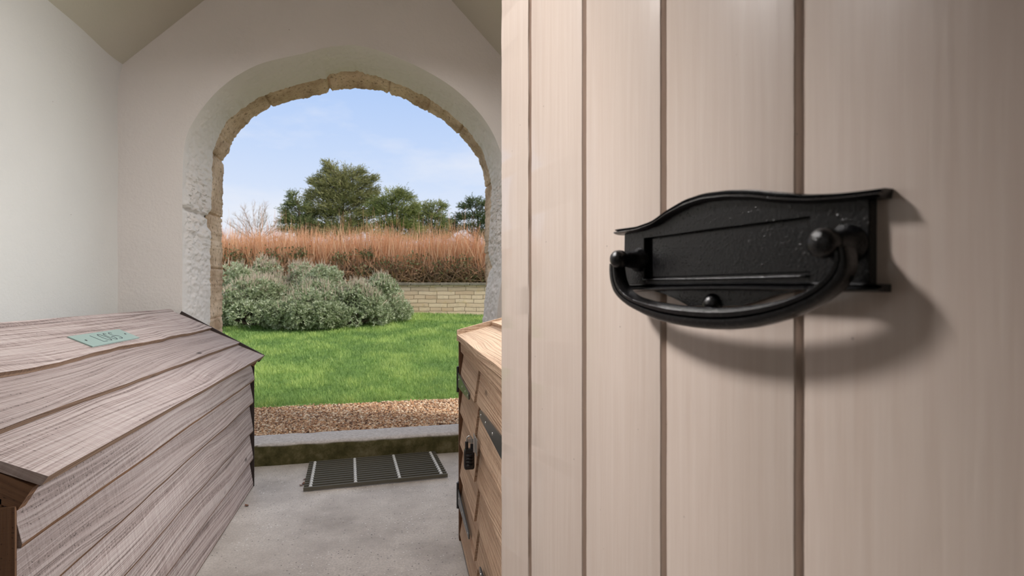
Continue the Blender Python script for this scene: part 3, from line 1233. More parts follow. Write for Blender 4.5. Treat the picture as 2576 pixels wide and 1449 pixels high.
def arc(cx, cy, rx, ry, d0, d1, n=18):
    return [(cx + rx * math.cos(math.radians(d0 + (d1 - d0) * i / n)), cy + ry * math.sin(math.radians(d0 + (d1 - d0) * i / n))) for i in range(n + 1)]


glyphs = {
    'L': [[(0.12, 1.0), (0.12, 0.0), (0.85, 0.0)]],
    'O': [arc(0.5, 0.5, 0.42, 0.5, 90, 450, 32)],
    'G': [arc(0.52, 0.5, 0.42, 0.5, 50, 360, 26)[:-1] + [(0.94, 0.44), (0.55, 0.44)]],
    'S': [arc(0.5, 0.75, 0.36, 0.25, 30, 270, 16) + arc(0.5, 0.25, 0.38, 0.25, 90, -150, 16)[1:]],
}
PW, PHt = py1 - py0, pa1 - pa0
ch_w, ch_h = PW * 0.098, PHt * 0.60
mb = MB()
x0 = py0 + PW * 0.285
for ch in 'LOGS':
    for s_ in glyphs[ch]:
        strokes(mb, s_, x0, ch_w, ch_h)
    x0 += ch_w * 1.17
mb.build('lettering', M['ink'], plaque)
for fx in (0.10, 0.90):
    mb = MB()
    c_ = plq(0.5 * (pa0 + pa1), py0 + PW * fx, 0.0045)
    mb.lathe(c_, lnrm, [(0, 0.0042), (0.001, 0.0042), (0.002, 0.0024), (0.0022, 0.0004)], 12)
    mb.build('screw', M['black_metal'], plaque)

# ------------------------------------------------------------------ the cupboard box on the right
FB = Vector((0.341, 2.298, 0))
va = math.atan2(273.0, 1365.0)                      # its front runs towards x=1015 on the horizon
fx_, fz_ = -math.sin(va), math.cos(va)
fwd = Vector((CT * fx_ + ST * fz_, -ST * fx_ + CT * fz_, 0)).normalized()
BU = -fwd                                           # towards the house
BN = Vector((-fwd.y, fwd.x, 0))                     # out of its front (towards the porch middle)
if BN.x > 0:
    BN = -BN


def R(s, n, z):
    return FB + BU * s + BN * n + Vector((0, 0, z))


BL = 1.12
cup = thing('cupboard_box', FB + BU * 0.5 - BN * 0.3, 'tan timber store box with two strap-hinged doors beside the open front door', 'storage box')


def rs(a, b, t):
    return R(t, a, b)


def boards(mb, s0, s1, zs, n_in, n_out, seed):
    for i in range(len(zs) - 1):
        zt, zb = zs[i], zs[i + 1]
        mb.board([(n_out, zb), (n_out - 0.016, zb + 0.002), (n_in - 0.008, zt + 0.014), (n_in, zt + 0.014)], rs, s0, s1, 14, {0: (0, 1, 0.003, seed + i), 1: (0, 1, 0.003, seed + i)})


ZB = [0.800, 0.68, 0.546, 0.411, 0.277, 0.144, 0.03]
mb = MB()
boards(mb, 0.028, 0.494, ZB, -0.016, 0.004, 3.0)
d_far = mb.build('cupboard_door', M['wood_tan'], cup)
mb = MB()
boards(mb, 0.506, 1.085, ZB, -0.022, -0.003, 60.0)
d_near = mb.build('cupboard_door', M['wood_tan'], cup)
mb = MB()
mb.board([(0.000, 0.80), (-0.022, 0.80), (-0.022, 0.862), (0.002, 0.857)], rs, 0.03, 1.085, 20, {0: (0, 1, 0.003, 8)})
mb.build('front_rail', M['wood_tan'], cup)
for s0 in (0.0, BL - 0.035):
    mb = MB()
    mb.board([(-0.05, -0.006), (0.006, -0.006), (0.006, 0.024), (-0.05, 0.024)], lambda a, b, t: R(s0 + b, a, t), 0.002, 0.862, 8)
    mb.build('corner_post', M['wood_dark'], cup)
for s0 in (0.004, BL - 0.012):
    mb = MB()
    P = [(-0.012, 0.004), (-0.55, 0.004), (-0.55, 0.965), (-0.012, 0.845)]
    mb.board(P, lambda a, b, t: R(t, a, b), s0, s0 + 0.016, 1)
    mb.build('end_panel', M['wood_tan'], cup)
mb = MB()
mb.board([(-0.53, 0.004), (-0.55, 0.004), (-0.55, 0.955), (-0.53, 0.955)], rs, 0.02, BL - 0.02, 2)
mb.build('back_panel', M['wood_dark'], cup)
# lid boards climb towards the wall
SL = 0.255
mb = MB()


def lz(n):
    return 0.866 + (-n) * SL


for i, (na, nb_) in enumerate(((0.012, -0.150), (-0.135, -0.330), (-0.315, -0.55))):
    dz = 0.0
    mb.board([(na, lz(na) - 0.016 + 0.016 * (i > 0)), (na, lz(na) + 0.006 + 0.016 * (i > 0)), (nb_, lz(nb_) + 0.006), (nb_, lz(nb_) - 0.016)], rs, 0.006, BL - 0.002, 20,
             {0: (1, 0, 0.003, 50 + i), 1: (1, 0, 0.003, 50 + i)})
clid = mb.build('lid', M['wood_tan'], cup)
mb = MB()
mb.board([(0.013, lz(0.013) - 0.020), (0.013, lz(0.013) + 0.026), (-0.55, lz(-0.55) + 0.030), (-0.55, lz(-0.55) - 0.03)], rs, -0.012, 0.006, 2)
mb.build('lid_end_strip', M['wood_tan'], clid)


def strap_hinge(door_part, s_piv, sgn, z, n, L=0.385):
    """a long tapered strap with screw holes, and the upright knuckle plate on the post"""
    mb = MB()
    out = []
    for t, hw in ((0.0, 0.030), (0.05, 0.029), (0.6, 0.019), (0.96, 0.0125), (1.0, 0.009)):
        out.append((t, hw))
    poly = [(s_piv + sgn * L * t, z + hw) for t, hw in out] + [(s_piv + sgn * L * t, z - hw) for t, hw in out[::-1]]
    mb.prism(poly, lambda a, b, k: R(a, k, b), n, n + 0.004)
    h = mb.build('strap_hinge', M['strap'], door_part)
    mb = MB()
    mb.prism([(s_piv - sgn * 0.030, z - 0.054), (s_piv - sgn * 0.005, z - 0.054), (s_piv - sgn * 0.005, z + 0.054), (s_piv - sgn * 0.030, z + 0.054)], lambda a, b, k: R(a, k, b), 0.005, 0.009)
    mb.tube([R(s_piv - sgn * 0.012, 0.009, z - 0.054), R(s_piv - sgn * 0.012, 0.009, z + 0.054)], 0.0070, 10)
    mb.build('hinge_plate', M['black_metal'], cup)
    for t in (0.12, 0.45, 0.72, 0.93):
        mb = MB()
        mb.lathe(R(s_piv + sgn * L * t, n + 0.004, z + (0.008 if t < 0.2 else 0)), BN, [(0, 0.0042), (0.001, 0.004), (0.0018, 0.002)], 8)
        mb.build('screw', M['steel'], door_part)


strap_hinge(d_far, 0.018, 1, 0.680, 0.007)
strap_hinge(d_far, 0.018, 1, 0.187, 0.007)
strap_hinge(d_near, 1.09, -1, 0.672, 0.000, 0.46)
strap_hinge(d_near, 1.09, -1, 0.184, 0.000, 0.46)
LS = 0.512
# hasp and staple at the meeting of the doors
mb = MB()
mb.prism([(LS - 0.006, 0.528), (LS + 0.085, 0.528), (LS + 0.085, 0.578), (LS - 0.006, 0.578)], lambda a, b, k: R(a, k, b), 0.005, 0.0075)
mb.tube([R(LS + 0.045, 0.0095, 0.53), R(LS + 0.045, 0.0095, 0.577)], 0.0045, 8)
mb.prism([(LS - 0.004, 0.548), (LS - 0.004, 0.560), (LS - 0.0015, 0.560), (LS - 0.0015, 0.548)], lambda a, b, k: R(a, k, b), 0.005, 0.028)
mb.build('hasp', M['steel'], d_near)
# padlock hanging from the staple
ps_, pz_ = LS, 0.0
lock = thing('padlock', R(LS, 0.030, 0.465), 'black combination padlock hanging from the hasp of the tan store box', 'padlock')
mb = MB()
sec = [(-0.0105, -0.014), (-0.0075, -0.017), (0.0075, -0.017), (0.0105, -0.014), (0.0105, 0.014), (0.0075, 0.017), (-0.0075, 0.017), (-0.0105, 0.014)]
lvl = [(0.462, 0.82), (0.466, 0.96), (0.472, 1.0), (0.520, 1.0), (0.526, 0.94), (0.530, 0.80)]
b = len(mb.v)
for z, k in lvl:
    for (a, c) in sec:
        mb.v.append(tuple(R(LS + a * k, 0.022 + c * k, z)))
for i in range(len(lvl) - 1):
    for k in range(8):
        mb.face((b + i * 8 + k, b + i * 8 + (k + 1) % 8, b + (i + 1) * 8 + (k + 1) % 8, b + (i + 1) * 8 + k))
mb.face([b + k for k in range(8)][::-1])
mb.face([b + (len(lvl) - 1) * 8 + k for k in range(8)])
mb.build('lock_body', M['plastic'], lock)
for q in range(4):
    mb = MB()
    z = 0.473 + q * 0.011
    mb.lathe(R(LS + 0.0048, 0.022, z), Vector((0, 0, 1)), [(0, 0.0125), (0.0015, 0.0135), (0.0062, 0.0135), (0.0077, 0.0125)], 20)
    mb.build('number_dial', M['plastic'], lock, smooth=True, auto=30)
mb = MB()
arcp = [R(LS, 0.022 - 0.0085, 0.528), R(LS, 0.022 - 0.0085, 0.556)]
arcp += [R(LS, 0.022 - 0.0085 * math.cos(t), 0.560 + 0.0105 * math.sin(t)) for t in np.linspace(0, math.pi, 12)]
arcp += [R(LS, 0.022 + 0.0085, 0.556), R(LS, 0.022 + 0.0085, 0.528)]
mb.tube(arcp, 0.0024, 10)
mb.build('shackle', M['steel'], lock, smooth=True)
mb = MB()
mb.tube([R(LS, 0.022 + 0.0085, 0.524), R(LS, 0.022 + 0.0085, 0.553)], 0.0055, 12)
mb.tube([R(LS, 0.022 - 0.0085, 0.524), R(LS, 0.022 - 0.0085, 0.545)], 0.0050, 12)
mb.build('shackle_sleeve', M['plastic'], lock, smooth=True, auto=40)

# ------------------------------------------------------------------ boot scraper grid on the floor
GC = [at_z(x, y, 0.016) for x, y in ((763, 1230), (1129, 1194), (1110, 1138), (797, 1162))]
ex = (GC[1] - GC[0])
ey = 0.5 * ((GC[3] - GC[0]) + (GC[2] - GC[1]))
ex.normalize()
gl = 0.5 * ((GC[1] - GC[0]).length + (GC[2] - GC[3]).length)
gw = (ey - ex * ey.dot(ex)).length
ey = (ey - ex * ey.dot(ex)).normalized()
g0 = GC[0].copy()
g0.z = 0
mat_ = thing('boot_scraper', g0 + ex * gl / 2 + ey * gw / 2, 'dark metal boot scraper mat with slim bars lying against the kerb', 'boot scraper')


def G(a, b, z):
    return g0 + ex * a + ey * b + Vector((0, 0, z + 0.004))


M['scraper'] = mat_plain('greenish aluminium bar', s2l((96, 92, 80)), 0.5, 0.2)
M['bead'] = mat_plain('pale nylon spacer', s2l((205, 203, 198)), 0.4)
nbars = 13
pitch = gw / (nbars - 1)
print('GRID', gl, gw, pitch)
for i in range(nbars):
    mb = MB()
    b_ = i * pitch
    e_ = 0.0 if i not in (0, nbars - 1) else 0.0
    mb.box((0.0, b_ - 0.0042, 0.0), (gl, b_ + 0.0042, 0.020), G)
    mb.build('bar', M['scraper'], mat_, bevel=0.001)
for fx in (0.045, 0.345, 0.652, 0.955):
    mb = MB()
    mb.tube([G(gl * fx, -0.004, 0.013), G(gl * fx, gw + 0.004, 0.013)], 0.003, 8)
    for i in range(nbars - 1):
        c_ = (i + 0.5) * pitch
        w = pitch / 2 - 0.0045
        mb.lathe(G(gl * fx, c_ - w, 0.0150), ey, [(0, 0.0065), (w * 0.4, 0.009), (w, 0.0098), (w * 1.6, 0.009), (2 * w, 0.0065)], 10)
    mb.build('spacer_rod', M['bead'], mat_, smooth=True)

# a few dead leaves at the end of the scraper
M['leaf_dead'] = mat_plain('dead leaf brown', s2l((112, 74, 48)), 0.7)
for i, (x, y, sz, lab) in enumerate(((768, 1204, 0.016, 'curled brown dead leaf at the left end of the boot scraper, uppermost'), (764, 1216, 0.020, 'larger curled brown dead leaf at the left end of the boot scraper'),
                                     (757, 1220, 0.012, 'small brown dead leaf lying just off the left end of the boot scraper'), (621, 1271, 0.016, 'brown dead leaf lying at the foot of the log box'))):
    p = at_z(x, y, 0.006)
    mb = MB()
    th = random.uniform(0, 6.28)
    for ii in range(7):
        for jj in range(3):
            u = ii / 6 * 2 - 1
            w = (1 - u * u) * 0.5
            v = jj - 1
            xx, yy = u * sz, v * w * sz
            zz = 0.004 + 0.35 * sz * u * u + 0.3 * sz * abs(v) * w + 0.0005 * i
            mb.v.append((p.x + xx * math.cos(th) - yy * math.sin(th), p.y + xx * math.sin(th) + yy * math.cos(th), zz - 0.002))
    for ii in range(6):
        for jj in range(2):
            k = ii * 3 + jj
            mb.face((k, k + 3, k + 4, k + 1))
    o = mb.build('dead_leaf', M['leaf_dead'], smooth=True)
    tag(o, lab, 'leaf', 'dead leaves on the porch floor')

# ------------------------------------------------------------------ garden ground
LY0, LZ0, LSL = 4.93, 0.085, 0.097


def ground_z(d):
    if d < LY0:
        return LZ0
    if d < 10.75:
        return LZ0 + LSL * (d - LY0)
    return LZ0 + LSL * (10.75 - LY0)


def edge_y(c):
    return LY0 + 0.035 * mn.noise(Vector((c * 2.5, 0, 0))) + 0.02 * mn.noise(Vector((c * 9, 3, 0)))


m = NT('soil and turf')
co = m.coord()
m.color(m.ramp(m.noise(co, 3.0, 5), [(0.3, (*s2l((84, 112, 48)), 1)), (0.7, (*s2l((120, 150, 66)), 1))]))
m.set(Roughness=0.9)
M['turf'] = m.m
m = NT('gravel bed')
co = m.coord()
m.color(m.ramp(m.noise(co, 60.0, 4), [(0.3, (*s2l((110, 80, 58)), 1)), (0.7, (*s2l((160, 128, 98)), 1))]))
m.set(Roughness=0.9)
M['gravel_bed'] = m.m
mb = MB()
mb.grid(lambda x, y: (x, y, LZ0 - 0.012), np.linspace(-8, 8, 3), [3.79, 4.3, LY0 + 0.05])
o = mb.build('gravel_path_ground', M['gravel_bed'])
tag(o, 'brown ground beneath the gravel path', 'ground', kind='structure')
mb = MB()
ysl = [LY0 - 0.02] + list(np.linspace(5.2, 10.7, 14)) + [10.75]
mb.grid(lambda x, y: (x, y, ground_z(y)), np.linspace(-14, 12, 8), ysl)
o = mb.build('lawn', M['turf'])
tag(o, 'green lawn rising gently from the gravel path to the stone wall', 'lawn', kind='structure')
mb = MB()
mb.grid(lambda a, b: (CT * a + ST * b, -ST * a + CT * b, 1.12), np.linspace(-90, 90, 5), [10.72, 20, 60, 130])
o = mb.build('bank_ground', M['turf'])
tag(o, 'raised ground behind the garden wall and hedge', 'ground', kind='structure')

# gravel: pebbles of many browns
M['pebble'] = mat_tint('pebbles', 0.7)
ico_v = []
ph = (1 + 5 ** 0.5) / 2
for a in (-1, 1):
    for b in (-ph, ph):
        ico_v += [(0, a, b), (a, b, 0), (b, 0, a)]
ico_v = np.array(ico_v) / math.hypot(1, ph)
ico_f = []
n_i = len(ico_v)
for i in range(n_i):
    for j in range(i + 1, n_i):
        for k in range(j + 1, n_i):
            if all(abs(np.linalg.norm(ico_v[x] - ico_v[y]) - 1.0515) < 0.02 for x, y in ((i, j), (j, k), (i, k))):
                f = (i, j, k)
                nn = np.cross(ico_v[j] - ico_v[i], ico_v[k] - ico_v[i])
                ico_f.append(f if nn.dot(ico_v[i]) > 0 else (i, k, j))
ico_f = np.array(ico_f)
NPEB = 34000
gx = RNG.uniform(-2.75, 0.85, NPEB)
gy = RNG.uniform(3.80, LY0 + 0.03, NPEB)
lim = np.array([edge_y(c) for c in gx])
keep = gy < lim + RNG.normal(0, 0.015, NPEB)
gx, gy = gx[keep], gy[keep]
NPEB = len(gx)
sz = RNG.uniform(0.004, 0.0095, NPEB)
sc3 = np.stack([sz * RNG.uniform(0.8, 1.3, NPEB), sz * RNG.uniform(0.8, 1.3, NPEB), sz * RNG.uniform(0.5, 0.9, NPEB)], 1)
rot = RNG.uniform(0, 6.28, NPEB)
cv_, sv_ = np.cos(rot), np.sin(rot)
jit = 1 + RNG.uniform(-0.22, 0.22, (NPEB, 12))
V = ico_v[None] * jit[:, :, None] * sc3[:, None, :]
X = V[..., 0] * cv_[:, None] - V[..., 1] * sv_[:, None] + gx[:, None]
Y = V[..., 0] * sv_[:, None] + V[..., 1] * cv_[:, None] + gy[:, None]
Zz = V[..., 2] + (LZ0 - 0.010 + RNG.uniform(0.0, 0.012, NPEB))[:, None]
V = np.stack([X, Y, Zz], -1)
tri = V[:, ico_f].reshape(-1, 3)
pal = np.array([s2l(c) for c in ((212, 172, 132), (190, 146, 108), (228, 200, 166), (160, 120, 90), (206, 160, 120), (128, 98, 78), (236, 216, 190), (194, 154, 120))])
pc = pal[RNG.integers(0, len(pal), NPEB)] * RNG.uniform(0.8, 1.1, (NPEB, 1))
o = fast_mesh('gravel', tri, 3, M['pebble'], np.repeat(pc, len(ico_f), 0))
tag(o, 'brown pebble gravel between the kerb and the lawn', 'gravel', kind='stuff')

# grass blades
M['blade'] = mat_tint('grass blade', 0.55, 0.35)
NG = 165000
u = RNG.uniform(0, 1, NG)
gy = 4.88 + (10.7 - 4.88) * u ** 1.25
# spread sideways over what the arch shows, with a margin
xl = np.array(gy) * -0.50 - 1.1
xr = np.array(gy) * 0.175 + 1.0
gx = xl + (xr - xl) * RNG.uniform(0, 1, NG)
lim = np.array([edge_y(c) for c in gx])
keep = (gy > lim + RNG.normal(0, 0.012, NG)) & (ST * gx + CT * gy < 10.48)
gx, gy = gx[keep], gy[keep]
NG = len(gx)
gz = np.array([ground_z(y) for y in gy])
clump = np.array([mn.noise(Vector((x * 2.0, y * 2.0, 0))) + 0.6 * mn.noise(Vector((x * 6.0, y * 6.0, 4))) for x, y in zip(gx, gy)])
hgt = RNG.uniform(0.02, 0.045, NG) * (1 + 0.5 * clump)
wd = RNG.uniform(0.003, 0.006, NG) * (1 + (gy - 5) * 0.22)
th = RNG.uniform(0, 6.28, NG)
ln = RNG.uniform(0.2, 1.0, NG) * hgt
lx, ly = np.cos(th) * ln, np.sin(th) * ln
th2 = th + math.pi / 2 + RNG.normal(0, 0.4, NG)
wx, wy = np.cos(th2) * wd / 2, np.sin(th2) * wd / 2
P0 = np.stack([gx - wx, gy - wy, gz - 0.003], 1)
P1 = np.stack([gx + wx, gy + wy, gz - 0.003], 1)
P2 = np.stack([gx + wx * 0.3 + lx, gy + wy * 0.3 + ly, gz + hgt], 1)
P3 = np.stack([gx - wx * 0.3 + lx, gy - wy * 0.3 + ly, gz + hgt], 1)
V = np.stack([P0, P1, P2, P3], 1).reshape(-1, 3)
ga, gb, gd = (np.array(s2l(c)) for c in ((144, 172, 94), (188, 206, 120), (116, 146, 80)))
t = np.clip(0.5 + clump * 0.8 + RNG.normal(0, 0.22, NG), 0, 1)[:, None]
gc = np.where(t < 0.5, gd + (ga - gd) * t * 2, ga + (gb - ga) * (t - 0.5) * 2)
o = fast_mesh('grass', V, 4, M['blade'], gc)
tag(o, 'short green grass blades covering the lawn', 'grass', kind='stuff')

# ------------------------------------------------------------------ garden wall
WZ = 10.5
rgt = Vector((CT, -ST, 0))                        # along the wall (square to the view)
fwv = Vector((ST, CT, 0))
M['wallstone'] = None
m = NT('honey stone walling')
tcu = m.n('ShaderNodeTexCoord').outputs['UV']
bk = m.n('ShaderNodeTexBrick')
bk.offset = 0.42
bk.squash = 0.62
bk.squash_frequency = 3
bk.inputs['Scale'].default_value = 1.0
bk.inputs['Brick Width'].default_value = 0.36
bk.inputs['Row Height'].default_value = 0.078
bk.inputs['Mortar Size'].default_value = 0.006
bk.inputs['Mortar Smooth'].default_value = 0.3
bk.inputs['Bias'].default_value = 0.0
bk.inputs['Color1'].default_value = (*s2l((246, 216, 182)), 1)
bk.inputs['Color2'].default_value = (*s2l((222, 188, 154)), 1)
bk.inputs['Mortar'].default_value = (*s2l((150, 122, 96)), 1)
wnz = m.n('ShaderNodeTexNoise')
wnz.inputs['Scale'].default_value = 3.0
m.l(tcu, wnz.inputs['Vector'])
wadd = m.n('ShaderNodeMixRGB')
wadd.blend_type = 'ADD'
wadd.inputs[0].default_value = 0.04
m.l(tcu, wadd.inputs[1])
m.l(wnz.outputs[1], wadd.inputs[2])
m.l(wadd.outputs[0], bk.inputs['Vector'])
li = m.noise(tcu, 5.0, 5, 0.65)
col = m.mix(m.ramp(li, [(0.55, g(0)), (0.72, g(0.4))]), bk.outputs[0], s2l((226, 186, 110)))
gr = m.noise(tcu, 9.0, 5, 0.7)
col = m.mix(m.ramp(gr, [(0.55, g(0)), (0.75, g(0.5))]), col, s2l((166, 146, 122)))
m.color(col)
m.bump(m.math('SUBTRACT', gr, m.math('MULTIPLY', bk.outputs[1], 1.5)), 0.6, 0.015)
m.set(Roughness=0.9)
M['wallstone'] = m.m
m = NT('coping stone')
m.color(m.ramp(m.noise(m.coord(), 9.0, 5, 0.7), [(0.3, (*s2l((104, 92, 76)), 1)), (0.7, (*s2l((156, 144, 124)), 1))]))
m.set(Roughness=0.9)
M['coping'] = m.m


def GW(a, b, z):
    """a to the right of the view axis, b behind the wall face"""
    return rgt * a + fwv * (WZ + b) + Vector((0, 0, z))


gw_ = thing('garden_wall', GW(-1.2, 0.15, 0.6), 'low honey-coloured stone garden wall between lawn and hedge', 'wall')
WTOP = H + 24.0 / F * WZ
mb = MB()
a_l, a_r = -4.8, 2.6
mb.board([(0.0, 0.40), (0.30, 0.40), (0.30, WTOP - 0.055), (0.0, WTOP - 0.055)], lambda b, z, t: GW(t, b, z), a_l, a_r, 8, uo=0.0)
mb.build('stonework', M['wallstone'], gw_)
nco = 13
for i in range(nco):
    x0 = a_l + (a_r - a_l) * i / nco
    x1 = a_l + (a_r - a_l) * (i + 1) / nco - 0.012
    mb = MB()
    dz = random.uniform(-0.004, 0.004)
    mb.box((x0, -0.03, WTOP - 0.055), (x1, 0.33, WTOP + dz), GW)
    mb.build('coping_stone', M['coping'], gw_, bevel=0.008)

# ------------------------------------------------------------------ foliage helpers
M['leafy'] = mat_tint('leaf', 0.6, 0.3)
M['twig'] = mat_tint('twig', 0.75, 0.0)
M['bark'] = mat_plain('bark', s2l((104, 86, 70)), 0.9)


def leaves(P, Dr, L, Wd, jitter=0.3):
    """quads: base P, direction Dr (unit), length L, width Wd"""
    n = len(P)
    r = RNG.normal(size=(n, 3))
    S = np.cross(Dr, r)
    S /= np.linalg.norm(S, axis=1, keepdims=True) + 1e-9
    L = np.asarray(L).reshape(-1, 1)
    Wd = np.asarray(Wd).reshape(-1, 1)
    mid = P + Dr * L * 0.5
    return np.stack([P, mid + S * Wd / 2, P + Dr * L, mid - S * Wd / 2], 1)


def unit(v):
    return v / (np.linalg.norm(v, axis=1, keepdims=True) + 1e-9)


def strips(P0, P1, w, bend=0.0):
    """thin 3-sided needles from P0 to P1 (two crossed slivers)"""
    d = unit(P1 - P0)
    r = RNG.normal(size=P0.shape)
    s = unit(np.cross(d, r))
    t = np.cross(d, s)
    w = np.asarray(w).reshape(-1, 1)
    a = np.stack([P0 - s * w / 2, P0 + s * w / 2, P1 + s * w * 0.12, P1 - s * w * 0.12], 1)
    b = np.stack([P0 - t * w / 2, P0 + t * w / 2, P1 + t * w * 0.12, P1 - t * w * 0.12], 1)
    return np.concatenate([a, b], 0)


# ------------------------------------------------------------------ grey-leaved shrubs
def shrub(px, Z, ytop, rad, label, n=2600, spikes=0.5, base_y=None, flat=1.0, tone=0.0):
    n, rad = int(n * 1.6), rad * 1.08
    base = at_Z(px, HY, Z)
    gz_ = ground_z(base.y)
    ztop = H + (HY - ytop) / F * Z
    hh = ztop - gz_
    o = thing('shrub', (base.x, base.y, gz_), label, 'shrub', 'grey-leaved shrubs on the lawn')
    ctr = np.array([base.x, base.y, gz_])
    # dome of lobes
    nl = 14
    lob = []
    for k in range(nl):
        a = random.uniform(0, 6.28)
        q = random.uniform(0, 1) ** 0.6
        lx_, ly_ = math.cos(a) * q * rad * 0.72, math.sin(a) * q * rad * 0.72 * flat
        lr = rad * random.uniform(0.30, 0.42)
        zc = max(lr * 0.55, (hh - lr) * math.sqrt(max(0.05, 1 - (q * 0.92) ** 2)) * random.uniform(0.8, 1.0))
        lob.append((lx_, ly_, zc, lr))
    for k in range(16):                    # skirt down to the grass
        a = random.uniform(0, 6.28)
        lob.append((math.cos(a) * rad * 0.80, math.sin(a) * rad * 0.80 * flat, rad * 0.26, rad * 0.30))
    lob = np.array(lob)
    ki = RNG.integers(0, len(lob), n)
    dr = unit(RNG.normal(size=(n, 3)) + np.array([0, -0.15, 0.35]))
    rr = lob[ki, 3] * RNG.uniform(0.55, 1.02, n) ** 0.6
    P = lob[ki, :3] + dr * rr[:, None]
    P[:, 2] = np.maximum(P[:, 2], 0.01)
    # rosettes of leaves
    m_ = 7
    PP = np.repeat(P + ctr, m_, 0)
    DD = unit(np.repeat(dr, m_, 0) * 0.7 + RNG.normal(size=(n * m_, 3)) * 0.6 + np.array([0, 0, 0.35]))
    Q = leaves(PP, DD, RNG.uniform(0.025, 0.058, n * m_), RNG.uniform(0.010, 0.019, n * m_))
    c1, c2, c3 = (np.array(s2l(c)) for c in ((98, 114, 74), (164, 174, 132), (212, 216, 186)))
    tt = np.clip(np.repeat(RNG.normal(0.60 + tone, 0.24, n), m_) + RNG.normal(0, 0.15, n * m_), 0, 1)[:, None]
    cc = np.where(tt < 0.5, c1 + (c2 - c1) * tt * 2, c2 + (c3 - c2) * (tt - 0.5) * 2)
    fast_mesh('foliage', Q.reshape(-1, 3), 4, M['leafy'], cc, o)
    # stems
    ns = 90
    T = lob[RNG.integers(0, len(lob), ns), :3] + ctr
    S0 = ctr + np.stack([RNG.normal(0, 0.1 * rad, ns), RNG.normal(0, 0.1 * rad, ns), np.zeros(ns)], 1)
    Q = strips(S0, T, np.full(ns, 0.014))
    fast_mesh('stems', Q.reshape(-1, 3), 4, M['twig'], np.tile(np.array(s2l((112, 96, 80))), (len(Q), 1)), o)
    # dry lilac-grey flower spikes
    nf = int(420 * spikes)
    if nf:
        ki = RNG.integers(0, 14, nf)
        dr = unit(RNG.normal(size=(nf, 3)) * 0.7 + np.array([0, 0, 1.1]))
        P = lob[ki, :3] + dr * (lob[ki, 3] * 0.95)[:, None] + ctr
        E = P + unit(dr * 0.5 + np.array([0, 0, 1.0]) + RNG.normal(0, 0.25, (nf, 3))) * RNG.uniform(0.05, 0.14, (nf, 1))
        Q = strips(P, E, RNG.uniform(0.008, 0.018, nf))
        cc = np.array(s2l((210, 194, 172))) * RNG.uniform(0.75, 1.1, (len(Q), 1))
        fast_mesh('dry_flower_spikes', Q.reshape(-1, 3), 4, M['twig'], cc, o)
    return o


shrub(590, 9.2, 655, 0.62, 'pale shrub half hidden by the left side of the stone arch', 2200, 0.5, tone=0.12)
shrub(660, 9.9, 640, 0.42, 'small rear shrub with upright dry seed spikes, below the bare tree', 1300, 1.2, tone=0.1)
shrub(755, 10.0, 650, 0.34, 'small rounded shrub at the back, topped by a pale green tuft', 1000, 0.8, tone=0.15)
shrub(645, 8.75, 690, 0.66, 'large front shrub with lilac-grey spikes, nearest the left jamb', 3200, 1.2)
shrub(780, 8.75, 700, 0.64, 'broad front shrub in the middle of the grey bank, standing on the lawn', 3200, 0.8, tone=-0.02)
shrub(815, 9.6, 662, 0.52, 'round grey-green shrub rising behind the middle of the bank', 2400, 0.3, tone=0.06)
shrub(895, 8.95, 705, 0.50, 'dark green based shrub between the middle of the bank and its right end', 2200, 0.9, tone=-0.04)
shrub(952, 9.45, 682, 0.52, 'domed silver shrub at the right end of the bank against the stone wall', 2800, 0.5, tone=0.04)

# ------------------------------------------------------------------ hedge of orange shoots over brown twigs
HZ = 13.2
hedge = thing('hedge', rgt * -2.0 + fwv * HZ + Vector((0, 0, 1.12)), 'long hedge of upright orange shoots above tangled brown twigs', 'hedge')


def hz(py, Z=HZ):
    return H + (HY - py) / F * Z


def hedge_pts(n, y0, y1, d=0.9):
    """random places in the hedge's body"""
    a = RNG.uniform(-8.0, 2.2, n)
    b = RNG.uniform(-d, d, n)
    z = RNG.uniform(min(hz(y0), hz(y1)), max(hz(y0), hz(y1)), n)
    return a, b, z


def toW(a, b, z):
    return np.stack([rgt.x * a + fwv.x * (HZ + b), rgt.y * a + fwv.y * (HZ + b), z], 1)


def top_env(a):
    return np.array([0.10 * mn.noise(Vector((x * 1.1, 0, 0))) + 0.07 * mn.noise(Vector((x * 3.7, 2, 0))) for x in a])


n = 21000
a, b, z = hedge_pts(n, 668, 620, 0.8)
env = top_env(a)
L = RNG.uniform(0.35, 0.75, n) + env * 1.6
far = RNG.uniform(0, 1, n)
L = np.where(far > 0.96, L * 1.55, L)
z0 = RNG.uniform(1.45, 1.95, n)
P0 = toW(a, b, z0)
P1 = P0 + np.stack([RNG.normal(0, 0.11, n), RNG.normal(0, 0.08, n), L], 1)
Q = strips(P0, P1, RNG.uniform(0.006, 0.012, n))
oc = np.array([s2l(c) for c in ((238, 192, 152), (228, 174, 132), (246, 210, 174), (214, 160, 120))])
fast_mesh('shoots', Q.reshape(-1, 3), 4, M['twig'], np.tile(oc[RNG.integers(0, 4, n)] * RNG.uniform(0.85, 1.1, (n, 1)), (2, 1)), hedge)
n = 19000
a, b, z = hedge_pts(n, 640, 722, 0.9)
P0 = toW(a, b, RNG.uniform(1.12, 1.8, n) * 0.5 + RNG.uniform(1.12, 1.5, n) * 0.5)
P1 = P0 + np.stack([RNG.normal(0, 0.2, n), RNG.normal(0, 0.15, n), RNG.uniform(-0.05, 0.35, n)], 1)
Q = strips(P0, P1, RNG.uniform(0.010, 0.022, n))
oc = np.array([s2l(c) for c in ((160, 128, 102), (182, 142, 112), (128, 104, 82), (202, 160, 128))])
fast_mesh('twigs', Q.reshape(-1, 3), 4, M['twig'], np.tile(oc[RNG.integers(0, 4, n)], (2, 1)), hedge)
npat = 16
PP = []
